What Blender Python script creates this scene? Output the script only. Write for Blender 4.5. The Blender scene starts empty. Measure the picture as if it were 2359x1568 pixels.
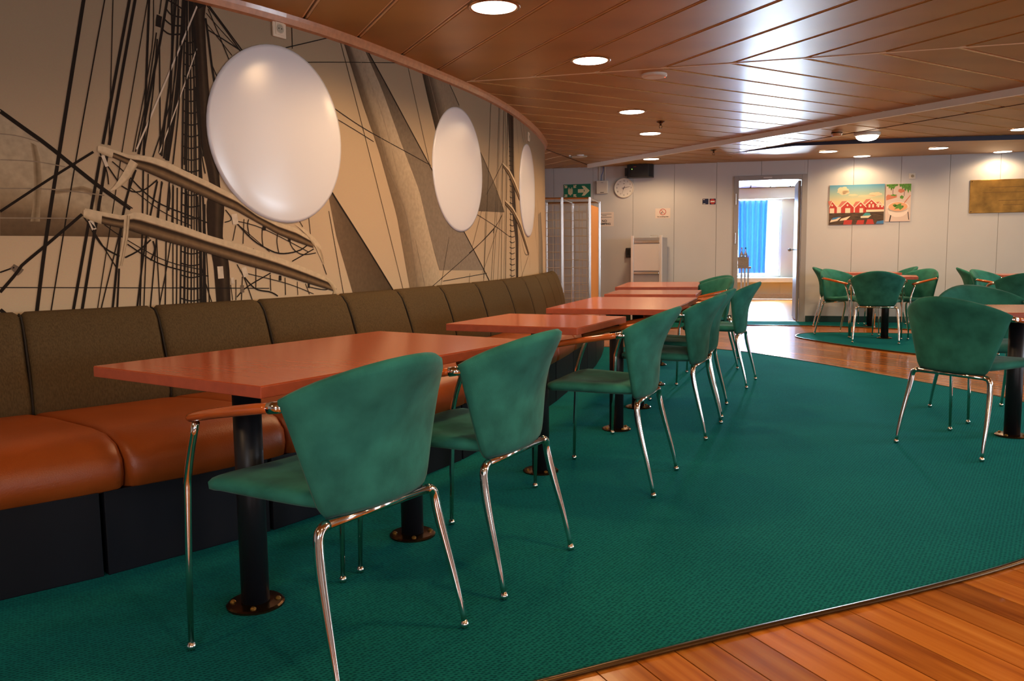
import bpy, bmesh, math, random
from mathutils import Vector, Matrix
random.seed(7)
R = math.radians
SC = bpy.context.scene
COL = SC.collection

# ---------------------------------------------------------------- camera
F_PX, PITCH, ROLL, CAM_H = 1905.56, 0.1055, -0.0115, 1.0531
cam = bpy.data.cameras.new('camera')
cam.sensor_fit = 'HORIZONTAL'; cam.sensor_width = 36.0
cam.lens = F_PX / 2359.0 * 36.0
cam.clip_start = 0.05; cam.clip_end = 200
cam_o = bpy.data.objects.new('camera', cam); COL.objects.link(cam_o)
_f = Vector((0, math.cos(PITCH), -math.sin(PITCH))); _u = Vector((0, math.sin(PITCH), math.cos(PITCH))); _r = Vector((1, 0, 0))
_rv = _r * math.cos(ROLL) + _u * math.sin(ROLL); _uv = _u * math.cos(ROLL) - _r * math.sin(ROLL)
cam_o.matrix_world = Matrix(((_rv.x, _uv.x, -_f.x, 0), (_rv.y, _uv.y, -_f.y, 0), (_rv.z, _uv.z, -_f.z, CAM_H), (0, 0, 0, 1)))
SC.camera = cam_o

# ---------------------------------------------------------------- world: bright hazy sky outside the windows
w = bpy.data.worlds.new('sky'); SC.world = w; w.use_nodes = True
w.node_tree.nodes['Background'].inputs[0].default_value = (0.88, 0.94, 1.0, 1)
w.node_tree.nodes['Background'].inputs[1].default_value = 4.0

# ---------------------------------------------------------------- view
SC.view_settings.view_transform = 'Standard'; SC.view_settings.look = 'None'
SC.view_settings.exposure = 0.08; SC.view_settings.gamma = 1.0
SC.view_settings.use_curve_mapping = False
try:
    SC.cycles.use_denoising = True
    SC.cycles.max_bounces = 6; SC.cycles.diffuse_bounces = 3; SC.cycles.glossy_bounces = 3; SC.cycles.transparent_max_bounces = 6
    SC.cycles.use_adaptive_sampling = True; SC.cycles.adaptive_threshold = 0.05; SC.cycles.adaptive_min_samples = 16
    SC.cycles.sample_clamp_indirect = 6.0
    SC.cycles.caustics_reflective = False; SC.cycles.caustics_refractive = False
except Exception:
    pass

# ---------------------------------------------------------------- frames of reference
A_WALL = R(-15.5)                       # the end wall runs this way in plan
WD = Vector((math.cos(A_WALL), math.sin(A_WALL), 0)); WN = Vector((math.sin(A_WALL), -math.cos(A_WALL), 0))
WP0 = Vector((4.30, 12.10, 0))
def bw(u, v=0.0, z=0.0):                # u along the end wall, v out from it towards the room
    return WP0 + WD * u + WN * v + Vector((0, 0, z))
def zc(y):                              # deck head height follows the ship's sheer
    return 2.215 + 0.0105 * y

# ---------------------------------------------------------------- daylight through the far window, added fill from rear and side
def area(name, loc, direction, sx, sy, power, color):
    l = bpy.data.lights.new(name, 'AREA'); l.shape = 'RECTANGLE'; l.size = sx; l.size_y = sy
    l.energy = power; l.color = color
    o = bpy.data.objects.new(name, l); COL.objects.link(o); o.location = loc
    o.rotation_euler = Vector(direction).to_track_quat('-Z', 'Y').to_euler()
    return o
DAY = (0.58, 0.78, 1.0)
NEXT_ROOM_W = 1900.0
area('daylight_area', bw(-0.55, -6.35, 1.30), WN, 1.0, 1.6, NEXT_ROOM_W, DAY)
REAR_FILL_W, SIDE_FILL_W = 32.0, 85.0
for wx in (-0.4, 4.2): area('daylight_area', (wx, -3.36, 1.5), (0, 1, 0), 1.45, 0.9, REAR_FILL_W, (0.95, 0.97, 1.0))  # fill light added at unseen rear windows
for wy in (1.4, 5.2): area('daylight_area', (9.58, wy, 1.5), (-1, 0, 0), 1.45, 0.9, SIDE_FILL_W, (0.72, 0.86, 1.0))  # fill light added at unseen side windows, brightens carpet and chairs
LAMP_COL = (1.0, 0.62, 0.31)
LAMP_W = 52.0

# ---------------------------------------------------------------- materials
MATS = {}
TEXTS = []
def mat(name, color, rough=0.5, metal=0.0, var=0.0, vscale=8.0, bump=0.0, bscale=60.0, spec=0.5, sheen=0.0, coat=0.0, emit=None, estr=0.0, stretch=None, trans=0.0, detail=4.0):
    m = bpy.data.materials.new(name); m.use_nodes = True
    nt = m.node_tree; b = nt.nodes['Principled BSDF']
    b.inputs['Base Color'].default_value = (*color, 1); b.inputs['Roughness'].default_value = rough; b.inputs['Metallic'].default_value = metal
    b.inputs['Specular IOR Level'].default_value = spec
    if sheen: b.inputs['Sheen Weight'].default_value = sheen; b.inputs['Sheen Roughness'].default_value = 0.4
    if coat: b.inputs['Coat Weight'].default_value = coat; b.inputs['Coat Roughness'].default_value = 0.08
    if trans: b.inputs['Transmission Weight'].default_value = trans
    if emit: b.inputs['Emission Color'].default_value = (*emit, 1); b.inputs['Emission Strength'].default_value = estr
    if var or bump:
        tc = nt.nodes.new('ShaderNodeTexCoord'); mp = nt.nodes.new('ShaderNodeMapping')
        nt.links.new(tc.outputs['Object'], mp.inputs[0])
        if stretch: mp.inputs['Scale'].default_value = stretch
    if var:
        n = nt.nodes.new('ShaderNodeTexNoise'); n.inputs['Scale'].default_value = vscale; n.inputs['Detail'].default_value = detail
        nt.links.new(mp.outputs[0], n.inputs[0])
        r = nt.nodes.new('ShaderNodeValToRGB'); r.color_ramp.elements[0].position = 0.3; r.color_ramp.elements[1].position = 0.7
        r.color_ramp.elements[0].color = (*[max(0, c * (1 - var)) for c in color], 1); r.color_ramp.elements[1].color = (*[min(1, c * (1 + var)) for c in color], 1)
        nt.links.new(n.outputs[0], r.inputs[0]); nt.links.new(r.outputs[0], b.inputs['Base Color'])
    if bump:
        n2 = nt.nodes.new('ShaderNodeTexNoise'); n2.inputs['Scale'].default_value = bscale; n2.inputs['Detail'].default_value = 3
        bp = nt.nodes.new('ShaderNodeBump'); bp.inputs['Strength'].default_value = bump; bp.inputs['Distance'].default_value = 0.01
        nt.links.new(mp.outputs[0], n2.inputs[0]); nt.links.new(n2.outputs[0], bp.inputs['Height']); nt.links.new(bp.outputs[0], b.inputs['Normal'])
    MATS[name] = m
    return m
mat('suede', (0.032, 0.200, 0.160), 0.95, 0, 0.28, 10.0, 0.10, 300, 0.08, sheen=0.12)
mat('chrome', (0.80, 0.78, 0.75), 0.10, 1.0)
mat('arm_wood', (0.60, 0.135, 0.028), 0.18, 0, 0.15, 6, coat=0.6, stretch=(6, 1, 6))
mat('table_wood', (0.60, 0.115, 0.034), 0.18, 0, 0.07, 5.0, spec=0.45, stretch=(34.0, 1.5, 34.0), detail=2.0)
mat('table_edge', (0.48, 0.105, 0.052), 0.34, 0, 0.10, 30.0, spec=0.5)
mat('black_steel', (0.012, 0.013, 0.018), 0.42, 0.2, spec=0.5)
mat('bronze', (0.10, 0.055, 0.025), 0.22, 0.9)
mat('bench_fabric', (0.095, 0.062, 0.026), 0.92, 0, 0.20, 260.0, 0.12, 600, 0.2, stretch=(1, 1, 0.25), detail=1.0)
mat('bench_leather', (0.36, 0.074, 0.011), 0.36, 0, 0.10, 5.0, 0.12, 260, 0.5)
mat('plinth_navy', (0.008, 0.009, 0.014), 0.5, 0, spec=0.2)
mat('seam_dark', (0.02, 0.014, 0.008), 0.9)
mat('wall_grey', (0.62, 0.645, 0.68), 0.42, 0, 0.015, 3.0, spec=0.4)
mat('wall_joint', (0.30, 0.29, 0.28), 0.6)
mat('base_green', (0.008, 0.045, 0.042), 0.55)
mat('door_grey', (0.36, 0.36, 0.37), 0.40)
mat('cream', (0.60, 0.50, 0.34), 0.6)
mat('cream_trim', (0.78, 0.70, 0.55), 0.5)
mat('ceil_white', (0.78, 0.80, 0.82), 0.5)
mat('white_gloss', (0.80, 0.79, 0.80), 0.22, 0, spec=0.5)
mat('white_plastic', (0.80, 0.78, 0.72), 0.35)
mat('socket_cream', (0.78, 0.66, 0.48), 0.32)
mat('black_plastic', (0.012, 0.012, 0.014), 0.45)
mat('dark_hole', (0.01, 0.008, 0.006), 0.9)
mat('steel_reflect', (0.86, 0.88, 0.92), 0.28, 0.35)  # bin flap and posts: bright reflection put into a paler steel colour
mat('brushed_steel', (0.44, 0.46, 0.51), 0.32, 0.4, 0.06, 40.0, stretch=(1, 1, 30))
mat('alu', (0.75, 0.76, 0.78), 0.25, 1.0)
mat('wire', (0.78, 0.70, 0.56), 0.4, 0.1)
mat('orange_board', (0.80, 0.36, 0.11), 0.6)
mat('cornice_wood', (0.56, 0.25, 0.11), 0.30, 0, 0.12, 30, coat=0.3)
mat('ceil_back', (0.10, 0.045, 0.016), 0.8)
mat('ceil_lip', (0.86, 0.62, 0.38), 0.35, 0.1)  # panel lips paler than the panels, their caught light put into the colour
mat('brass', (0.36, 0.195, 0.042), 0.34, 0.7, 0.40, 6.0)
mat('strip_metal', (0.93, 0.91, 0.86), 0.30, 0.0)
mat('navy_band', (0.006, 0.008, 0.035), 0.5)
mat('carpet_edge', (0.10, 0.055, 0.018), 0.3, 0.7)
mat('sign_green', (0.012, 0.22, 0.13), 0.4)
mat('sign_cream', (0.85, 0.80, 0.52), 0.5)
mat('paper', (0.82, 0.74, 0.70), 0.6)
mat('print_black', (0.02, 0.02, 0.02), 0.6)
mat('print_red', (0.50, 0.04, 0.03), 0.5)
mat('print_navy', (0.008, 0.012, 0.06), 0.4)
mat('print_white', (0.85, 0.85, 0.85), 0.5)
mat('curtain', (0.12, 0.30, 0.66), 0.9, trans=0.0)
mat('crate_wood', (0.62, 0.42, 0.24), 0.6, 0, 0.2, 20, stretch=(1, 1, 12))
mat('bottle_glass', (0.65, 0.72, 0.78), 0.05, 0, trans=0.6)
mat('bottle_red', (0.35, 0.02, 0.04), 0.3)
mat('bottle_green', (0.02, 0.25, 0.08), 0.3)
mat('lens', (1, 1, 1), 0.5, emit=(1.0, 0.90, 0.72), estr=7.0)
mat('ring_copper', (0.42, 0.20, 0.08), 0.25, 0.7)
mat('ring_white', (0.75, 0.70, 0.62), 0.3)
mat('led_green', (0.2, 0.9, 0.1), 0.5, emit=(0.4, 1.0, 0.1), estr=3.0)
mat('led_red', (0.9, 0.1, 0.05), 0.5, emit=(1.0, 0.15, 0.05), estr=1.0)
mat('cable_blue', (0.03, 0.08, 0.35), 0.5)
mat('glass', (0.9, 0.95, 0.95), 0.02, trans=1.0)

def curtain_fix():
    m = MATS['curtain']; nt = m.node_tree; b = nt.nodes['Principled BSDF']; out = nt.nodes['Material Output']
    t = nt.nodes.new('ShaderNodeBsdfTranslucent'); t.inputs[0].default_value = (0.16, 0.34, 0.80, 1)
    mx = nt.nodes.new('ShaderNodeMixShader'); mx.inputs[0].default_value = 0.30
    nt.links.new(b.outputs[0], mx.inputs[1]); nt.links.new(t.outputs[0], mx.inputs[2]); nt.links.new(mx.outputs[0], out.inputs[0])
curtain_fix()

def pane_fix():
    m = MATS['glass']; nt = m.node_tree; b = nt.nodes['Principled BSDF']; out = nt.nodes['Material Output']
    b.inputs['Transmission Weight'].default_value = 0.0; b.inputs['Roughness'].default_value = 0.03
    t = nt.nodes.new('ShaderNodeBsdfTransparent'); mx = nt.nodes.new('ShaderNodeMixShader'); mx.inputs[0].default_value = 0.08
    nt.links.new(t.outputs[0], mx.inputs[1]); nt.links.new(b.outputs[0], mx.inputs[2]); nt.links.new(mx.outputs[0], out.inputs[0])
pane_fix()

def node_mat(name):
    m = bpy.data.materials.new(name); m.use_nodes = True; MATS[name] = m
    nt = m.node_tree
    return m, nt, nt.nodes['Principled BSDF']
def ramp(nt, stops):
    r = nt.nodes.new('ShaderNodeValToRGB'); e = r.color_ramp.elements
    while len(e) < len(stops): e.new(0.5)
    for el, (p, c) in zip(e, stops): el.position = p; el.color = (*c, 1)
    return r

# carpet: woven dots in rows over a slow tone drift
m, nt, b = node_mat('carpet')
tc = nt.nodes.new('ShaderNodeTexCoord'); vo = nt.nodes.new('ShaderNodeTexVoronoi'); vo.inputs['Scale'].default_value = 72; vo.inputs['Randomness'].default_value = 0.28
mp = nt.nodes.new('ShaderNodeMapping'); mp.inputs['Rotation'].default_value = (0, 0, R(24)); mp.inputs['Scale'].default_value = (1, 1.5, 1)
nt.links.new(tc.outputs['Object'], mp.inputs[0]); nt.links.new(mp.outputs[0], vo.inputs['Vector'])
r1 = ramp(nt, [(0.18, (0.003, 0.026, 0.020)), (0.50, (0.009, 0.150, 0.115))]); nt.links.new(vo.outputs['Distance'], r1.inputs[0])
no = nt.nodes.new('ShaderNodeTexNoise'); no.inputs['Scale'].default_value = 2.2; no.inputs['Detail'].default_value = 6; nt.links.new(tc.outputs['Object'], no.inputs[0])
mx = nt.nodes.new('ShaderNodeMix'); mx.data_type = 'RGBA'; mx.blend_type = 'MULTIPLY'; mx.inputs[0].default_value = 0.5
r2 = ramp(nt, [(0.3, (0.62, 0.62, 0.62)), (0.7, (1, 1, 1))]); nt.links.new(no.outputs[0], r2.inputs[0])
nt.links.new(r1.outputs[0], mx.inputs[6]); nt.links.new(r2.outputs[0], mx.inputs[7]); nt.links.new(mx.outputs[2], b.inputs['Base Color'])
bp = nt.nodes.new('ShaderNodeBump'); bp.inputs['Strength'].default_value = 0.35; bp.inputs['Distance'].default_value = 0.004
nt.links.new(vo.outputs['Distance'], bp.inputs['Height']); nt.links.new(bp.outputs[0], b.inputs['Normal'])
b.inputs['Roughness'].default_value = 1.0; b.inputs['Specular IOR Level'].default_value = 0.04
b.inputs['Sheen Weight'].default_value = 0.36; b.inputs['Sheen Roughness'].default_value = 0.5; b.inputs['Sheen Tint'].default_value = (0.02, 0.50, 0.55, 1)

# floor planks: each board its own tone, grain along its length
m, nt, b = node_mat('plank')
tc = nt.nodes.new('ShaderNodeTexCoord'); oi = nt.nodes.new('ShaderNodeObjectInfo'); mp = nt.nodes.new('ShaderNodeMapping'); mp.inputs['Scale'].default_value = (1.6, 26, 26)
ad = nt.nodes.new('ShaderNodeVectorMath'); ad.operation = 'ADD'
cb = nt.nodes.new('ShaderNodeCombineXYZ'); ml = nt.nodes.new('ShaderNodeMath'); ml.operation = 'MULTIPLY'; ml.inputs[1].default_value = 40
nt.links.new(oi.outputs['Random'], ml.inputs[0]); nt.links.new(ml.outputs[0], cb.inputs[0]); nt.links.new(ml.outputs[0], cb.inputs[1])
nt.links.new(tc.outputs['Object'], mp.inputs[0]); nt.links.new(mp.outputs[0], ad.inputs[0]); nt.links.new(cb.outputs[0], ad.inputs[1])
no = nt.nodes.new('ShaderNodeTexNoise'); no.inputs['Scale'].default_value = 1.0; no.inputs['Detail'].default_value = 6; nt.links.new(ad.outputs[0], no.inputs[0])
r1 = ramp(nt, [(0.25, (0.300, 0.075, 0.010)), (0.5, (0.540, 0.170, 0.022)), (0.75, (0.680, 0.265, 0.045))]); nt.links.new(no.outputs[0], r1.inputs[0])
hs = nt.nodes.new('ShaderNodeHueSaturation'); mr = nt.nodes.new('ShaderNodeMapRange'); mr.inputs['To Min'].default_value = 0.72; mr.inputs['To Max'].default_value = 1.22
nt.links.new(oi.outputs['Random'], mr.inputs[0]); nt.links.new(mr.outputs[0], hs.inputs['Value']); nt.links.new(r1.outputs[0], hs.inputs['Color']); nt.links.new(hs.outputs[0], b.inputs['Base Color'])
b.inputs['Roughness'].default_value = 0.20; b.inputs['Specular IOR Level'].default_value = 0.35; b.inputs['Coat Weight'].default_value = 0.2; b.inputs['Coat Roughness'].default_value = 0.06

# ceiling panels: satin copper-brown metal, finely perforated
m, nt, b = node_mat('ceil_copper')
tc = nt.nodes.new('ShaderNodeTexCoord'); oi = nt.nodes.new('ShaderNodeObjectInfo')
no = nt.nodes.new('ShaderNodeTexNoise'); no.inputs['Scale'].default_value = 1.4; no.inputs['Detail'].default_value = 4; nt.links.new(tc.outputs['Object'], no.inputs[0])
r1 = ramp(nt, [(0.3, (0.430, 0.222, 0.046)), (0.7, (0.520, 0.288, 0.072))]); nt.links.new(no.outputs[0], r1.inputs[0])
ck = nt.nodes.new('ShaderNodeTexVoronoi'); ck.inputs['Scale'].default_value = 190; ck.inputs['Randomness'].default_value = 0.0
mp = nt.nodes.new('ShaderNodeMapping'); mp.inputs['Rotation'].default_value = (0, 0, R(23.5)); nt.links.new(tc.outputs['Object'], mp.inputs[0]); nt.links.new(mp.outputs[0], ck.inputs['Vector'])
r3 = ramp(nt, [(0.22, (0.45, 0.45, 0.45)), (0.34, (1, 1, 1))]); nt.links.new(ck.outputs['Distance'], r3.inputs[0])
mx = nt.nodes.new('ShaderNodeMix'); mx.data_type = 'RGBA'; mx.blend_type = 'MULTIPLY'; mx.inputs[0].default_value = 0.6
nt.links.new(r1.outputs[0], mx.inputs[6]); nt.links.new(r3.outputs[0], mx.inputs[7]); nt.links.new(mx.outputs[2], b.inputs['Base Color'])
b.inputs['Metallic'].default_value = 0.30; b.inputs['Roughness'].default_value = 0.41

# mural wall: sepia sky, paler towards the horizon of the print
m, nt, b = node_mat('mural_sky')
uv = nt.nodes.new('ShaderNodeUVMap'); sp = nt.nodes.new('ShaderNodeSeparateXYZ'); nt.links.new(uv.outputs[0], sp.inputs[0])
mr = nt.nodes.new('ShaderNodeMapRange'); mr.inputs['From Min'].default_value = 0.7; mr.inputs['From Max'].default_value = 2.3; nt.links.new(sp.outputs[1], mr.inputs[0])
r1 = ramp(nt, [(0.0, (0.70, 0.53, 0.34)), (0.35, (0.60, 0.44, 0.27)), (0.7, (0.42, 0.31, 0.19)), (1.0, (0.34, 0.26, 0.165))]); nt.links.new(mr.outputs[0], r1.inputs[0])
no = nt.nodes.new('ShaderNodeTexNoise'); no.inputs['Scale'].default_value = 160; no.inputs['Detail'].default_value = 2; nt.links.new(uv.outputs[0], no.inputs[0])
mx = nt.nodes.new('ShaderNodeMix'); mx.data_type = 'RGBA'; mx.blend_type = 'MULTIPLY'; mx.inputs[0].default_value = 0.12
nt.links.new(r1.outputs[0], mx.inputs[6]); nt.links.new(no.outputs[1], mx.inputs[7]); nt.links.new(mx.outputs[2], b.inputs['Base Color'])
b.inputs['Roughness'].default_value = 0.6; b.inputs['Specular IOR Level'].default_value = 0.08
# prints carry their own ink colour per vertex
m, nt, b = node_mat('ink')
at = nt.nodes.new('ShaderNodeAttribute'); at.attribute_name = 'ink'
no = nt.nodes.new('ShaderNodeTexNoise'); no.inputs['Scale'].default_value = 40; no.inputs['Detail'].default_value = 4
tc = nt.nodes.new('ShaderNodeTexCoord'); nt.links.new(tc.outputs['Object'], no.inputs[0])
r3 = ramp(nt, [(0.3, (0.75, 0.75, 0.75)), (0.65, (1, 1, 1))]); nt.links.new(no.outputs[0], r3.inputs[0])
mx = nt.nodes.new('ShaderNodeMix'); mx.data_type = 'RGBA'; mx.blend_type = 'MULTIPLY'; mx.inputs[0].default_value = 0.7
nt.links.new(at.outputs['Color'], mx.inputs[6]); nt.links.new(r3.outputs[0], mx.inputs[7]); nt.links.new(mx.outputs[2], b.inputs['Base Color'])
b.inputs['Roughness'].default_value = 0.6; b.inputs['Specular IOR Level'].default_value = 0.08

# ---------------------------------------------------------------- mesh helpers
class MB:
    def __init__(s): s.v = []; s.f = []; s.m = []; s.c = []; s.uv = None
    def add(s, vs, fs, mi=0):
        o = len(s.v); s.v += [tuple(a) for a in vs]; s.f += [tuple(i + o for i in q) for q in fs]; s.m += [mi] * len(fs); return o
    def box(s, x0, x1, y0, y1, z0, z1, mi=0):
        vs = [(x0,y0,z0),(x1,y0,z0),(x1,y1,z0),(x0,y1,z0),(x0,y0,z1),(x1,y0,z1),(x1,y1,z1),(x0,y1,z1)]
        s.add(vs, [(0,3,2,1),(4,5,6,7),(0,1,5,4),(1,2,6,5),(2,3,7,6),(3,0,4,7)], mi); return s
    def cyl(s, c, r, h, n=20, axis='z', r2=None, mi=0, cap=True):
        r2 = r if r2 is None else r2; vs = []
        for k, (rr, t) in enumerate(((r, 0), (r2, h))):
            for i in range(n):
                a = 2 * math.pi * i / n; p, q = rr * math.cos(a), rr * math.sin(a)
                if axis == 'z': vs.append((c[0] + p, c[1] + q, c[2] + t))
                elif axis == 'y': vs.append((c[0] + p, c[1] + t, c[2] + q))
                else: vs.append((c[0] + t, c[1] + p, c[2] + q))
        fs = [(i, (i + 1) % n, n + (i + 1) % n, n + i) for i in range(n)]
        if cap: fs += [tuple(range(n))[::-1], tuple(range(n, 2 * n))]
        if axis == 'y': fs = [q[::-1] for q in fs]
        s.add(vs, fs, mi); return s
    def tube(s, pts, rad, n=10, flat=1.0, mi=0, cap=True):
        P = [Vector(p) for p in pts]; rad = rad if isinstance(rad, (list, tuple)) else [rad] * len(P)
        t0 = (P[1] - P[0]).normalized(); up = Vector((0, 0, 1)) if abs(t0.z) < 0.9 else Vector((1, 0, 0))
        nrm = (up - t0 * up.dot(t0)).normalized(); vs = []
        for i, p in enumerate(P):
            t = (P[min(i + 1, len(P) - 1)] - P[max(i - 1, 0)]).normalized()
            nrm = (nrm - t * nrm.dot(t)).normalized(); bn = t.cross(nrm)
            for k in range(n):
                a = 2 * math.pi * k / n; vs.append(p + (nrm * math.cos(a) * flat + bn * math.sin(a)) * rad[i])
        fs = [(i * n + k, i * n + (k + 1) % n, (i + 1) * n + (k + 1) % n, (i + 1) * n + k) for i in range(len(P) - 1) for k in range(n)]
        if cap: fs += [tuple(range(n))[::-1], tuple(range((len(P) - 1) * n, len(P) * n))]
        s.add(vs, fs, mi); return s
    def lathe(s, prof, n=24, c=(0, 0, 0), mi=0):
        vs = [(c[0] + r * math.cos(2 * math.pi * k / n), c[1] + r * math.sin(2 * math.pi * k / n), c[2] + z) for r, z in prof for k in range(n)]
        fs = [(i * n + k, i * n + (k + 1) % n, (i + 1) * n + (k + 1) % n, (i + 1) * n + k) for i in range(len(prof) - 1) for k in range(n)]
        fs += [tuple(range(n))[::-1], tuple(range((len(prof) - 1) * n, len(prof) * n))]
        s.add(vs, fs, mi); return s
    def poly(s, pts, mi=0): s.add(pts, [tuple(range(len(pts)))], mi); return s
    def prism(s, pts, z0, z1, mi=0):
        n = len(pts); vs = [(p[0], p[1], z0) for p in pts] + [(p[0], p[1], z1) for p in pts]
        s.add(vs, [tuple(range(n))[::-1], tuple(range(n, 2 * n))] + [(i, (i + 1) % n, n + (i + 1) % n, n + i) for i in range(n)], mi); return s
    def mesh(s, name, mats, smooth=False):
        me = bpy.data.meshes.new(name); me.from_pydata(s.v, [], s.f)
        for q in (mats if isinstance(mats, (list, tuple)) else [mats]): me.materials.append(MATS[q] if isinstance(q, str) else q)
        if any(s.m): me.polygons.foreach_set('material_index', s.m)
        if smooth: me.polygons.foreach_set('use_smooth', [True] * len(s.f))
        if s.c:
            ca = me.color_attributes.new('ink', 'FLOAT_COLOR', 'POINT')
            ca.data.foreach_set('color', [x for c in s.c for x in (*c, 1.0)])
        if s.uv:
            ul = me.uv_layers.new(name='UVMap')
            ul.data.foreach_set('uv', [x for l in me.loops for x in s.uv[l.vertex_index]])
        me.update(); return me
    def build(s, name, mats, parent=None, smooth=False, bevel=0.0, loc=None, rot=None, sub=0, seg=2):
        o = bpy.data.objects.new(name, s.mesh(name, mats, smooth)); COL.objects.link(o)
        if parent: o.parent = parent
        if loc is not None: o.location = loc
        if rot is not None: o.rotation_euler = (0, 0, rot)
        if bevel:
            b = o.modifiers.new('bevel', 'BEVEL'); b.width = bevel; b.segments = seg; b.limit_method = 'ANGLE'; b.angle_limit = R(40)
        if sub:
            b = o.modifiers.new('sub', 'SUBSURF'); b.levels = sub; b.render_levels = sub
        return o
def empty(name, loc=(0, 0, 0), rotz=0.0):
    o = bpy.data.objects.new(name, None); COL.objects.link(o); o.location = loc; o.rotation_euler = (0, 0, rotz); o.empty_display_size = 0.1; return o
def tag(o, label, cat, group=None):
    o['label'] = label; o['category'] = cat
    if group: o['group'] = group
    return o
def struct(o): o['kind'] = 'structure'; return o
def pillow(fn, th, nu, nv, pw=6.0, edge=0.25):
    """closed cushion around the centre surface fn(u,v), u,v in -1..1, thinned towards its rim"""
    b = MB(); C = {}; Nn = {}
    us = [-math.cos(math.pi * i / nu) if True else 0 for i in range(nu + 1)]; vs = [-math.cos(math.pi * j / nv) for j in range(nv + 1)]
    us = [0.55 * a + 0.45 * (-1 + 2 * i / nu) for i, a in enumerate(us)]; vs = [0.55 * a + 0.45 * (-1 + 2 * j / nv) for j, a in enumerate(vs)]
    e = 1e-3
    for i, u in enumerate(us):
        for j, v in enumerate(vs):
            C[i, j] = Vector(fn(u, v))
            du = Vector(fn(min(u + e, 1), v)) - Vector(fn(max(u - e, -1), v)); dv = Vector(fn(u, min(v + e, 1))) - Vector(fn(u, max(v - e, -1)))
            n = du.cross(dv); Nn[i, j] = n.normalized() if n.length > 1e-12 else Vector((0, 0, 1))
    idx = {}
    for sgn in (1, -1):
        for i, u in enumerate(us):
            for j, v in enumerate(vs):
                k = th * 0.5 * (edge + (1 - edge) * max(0.0, 1 - abs(u) ** pw) ** 0.5 * max(0.0, 1 - abs(v) ** pw) ** 0.5)
                idx[sgn, i, j] = len(b.v); b.v.append(tuple(C[i, j] + Nn[i, j] * k * sgn))
    for i in range(nu):
        for j in range(nv):
            b.f.append((idx[1, i, j], idx[1, i + 1, j], idx[1, i + 1, j + 1], idx[1, i, j + 1]))
            b.f.append((idx[-1, i, j], idx[-1, i, j + 1], idx[-1, i + 1, j + 1], idx[-1, i + 1, j]))
    ring = [(i, 0) for i in range(nu)] + [(nu, j) for j in range(nv)] + [(i, nv) for i in range(nu, 0, -1)] + [(0, j) for j in range(nv, 0, -1)]
    for k in range(len(ring)):
        a, c = ring[k], ring[(k + 1) % len(ring)]
        b.f.append((idx[1, a[0], a[1]], idx[-1, a[0], a[1]], idx[-1, c[0], c[1]], idx[1, c[0], c[1]]))
    b.m = [0] * len(b.f)
    return b
def text(name, s, size, parent, loc, matname, rot=(R(90), 0, 0), align='CENTER', bold=0.0):
    cu = bpy.data.curves.new(name, 'FONT'); cu.body = s; cu.size = size; cu.align_x = align; cu.align_y = 'CENTER'; cu.extrude = 0.0004; cu.offset = bold; cu.resolution_u = 2
    o = bpy.data.objects.new(name, cu); cu.materials.append(MATS[matname]); COL.objects.link(o)
    o.parent = parent; o.location = loc; o.rotation_euler = rot; TEXTS.append(o); return o

def clip(poly, p, n):                    # keep the side of the plane through p where (x-p).n >= 0
    out = []
    for i in range(len(poly)):
        a, b = poly[i], poly[(i + 1) % len(poly)]
        da = (a[0] - p[0]) * n[0] + (a[1] - p[1]) * n[1]; db = (b[0] - p[0]) * n[0] + (b[1] - p[1]) * n[1]
        if da >= 0: out.append(a)
        if (da >= 0) != (db >= 0):
            t = da / (da - db); out.append((a[0] + (b[0] - a[0]) * t, a[1] + (b[1] - a[1]) * t))
    return out
def clean(poly, eps=0.004):
    out = []
    for p in poly:
        if not out or math.hypot(p[0] - out[-1][0], p[1] - out[-1][1]) > eps: out.append(p)
    if len(out) > 1 and math.hypot(out[0][0] - out[-1][0], out[0][1] - out[-1][1]) <= eps: out.pop()
    return out
def area2(poly): return 0.5 * sum(poly[i][0] * poly[(i + 1) % len(poly)][1] - poly[(i + 1) % len(poly)][0] * poly[i][1] for i in range(len(poly)))
def inset(poly, d):
    q = list(poly)
    for i in range(len(poly)):
        a, b = poly[i], poly[(i + 1) % len(poly)]; L = math.hypot(b[0] - a[0], b[1] - a[1])
        n = (-(b[1] - a[1]) / L, (b[0] - a[0]) / L)
        q = clip(q, (a[0] + n[0] * d, a[1] + n[1] * d), n)
        if len(q) < 3: return []
    return clean(q, 0.001)
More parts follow.
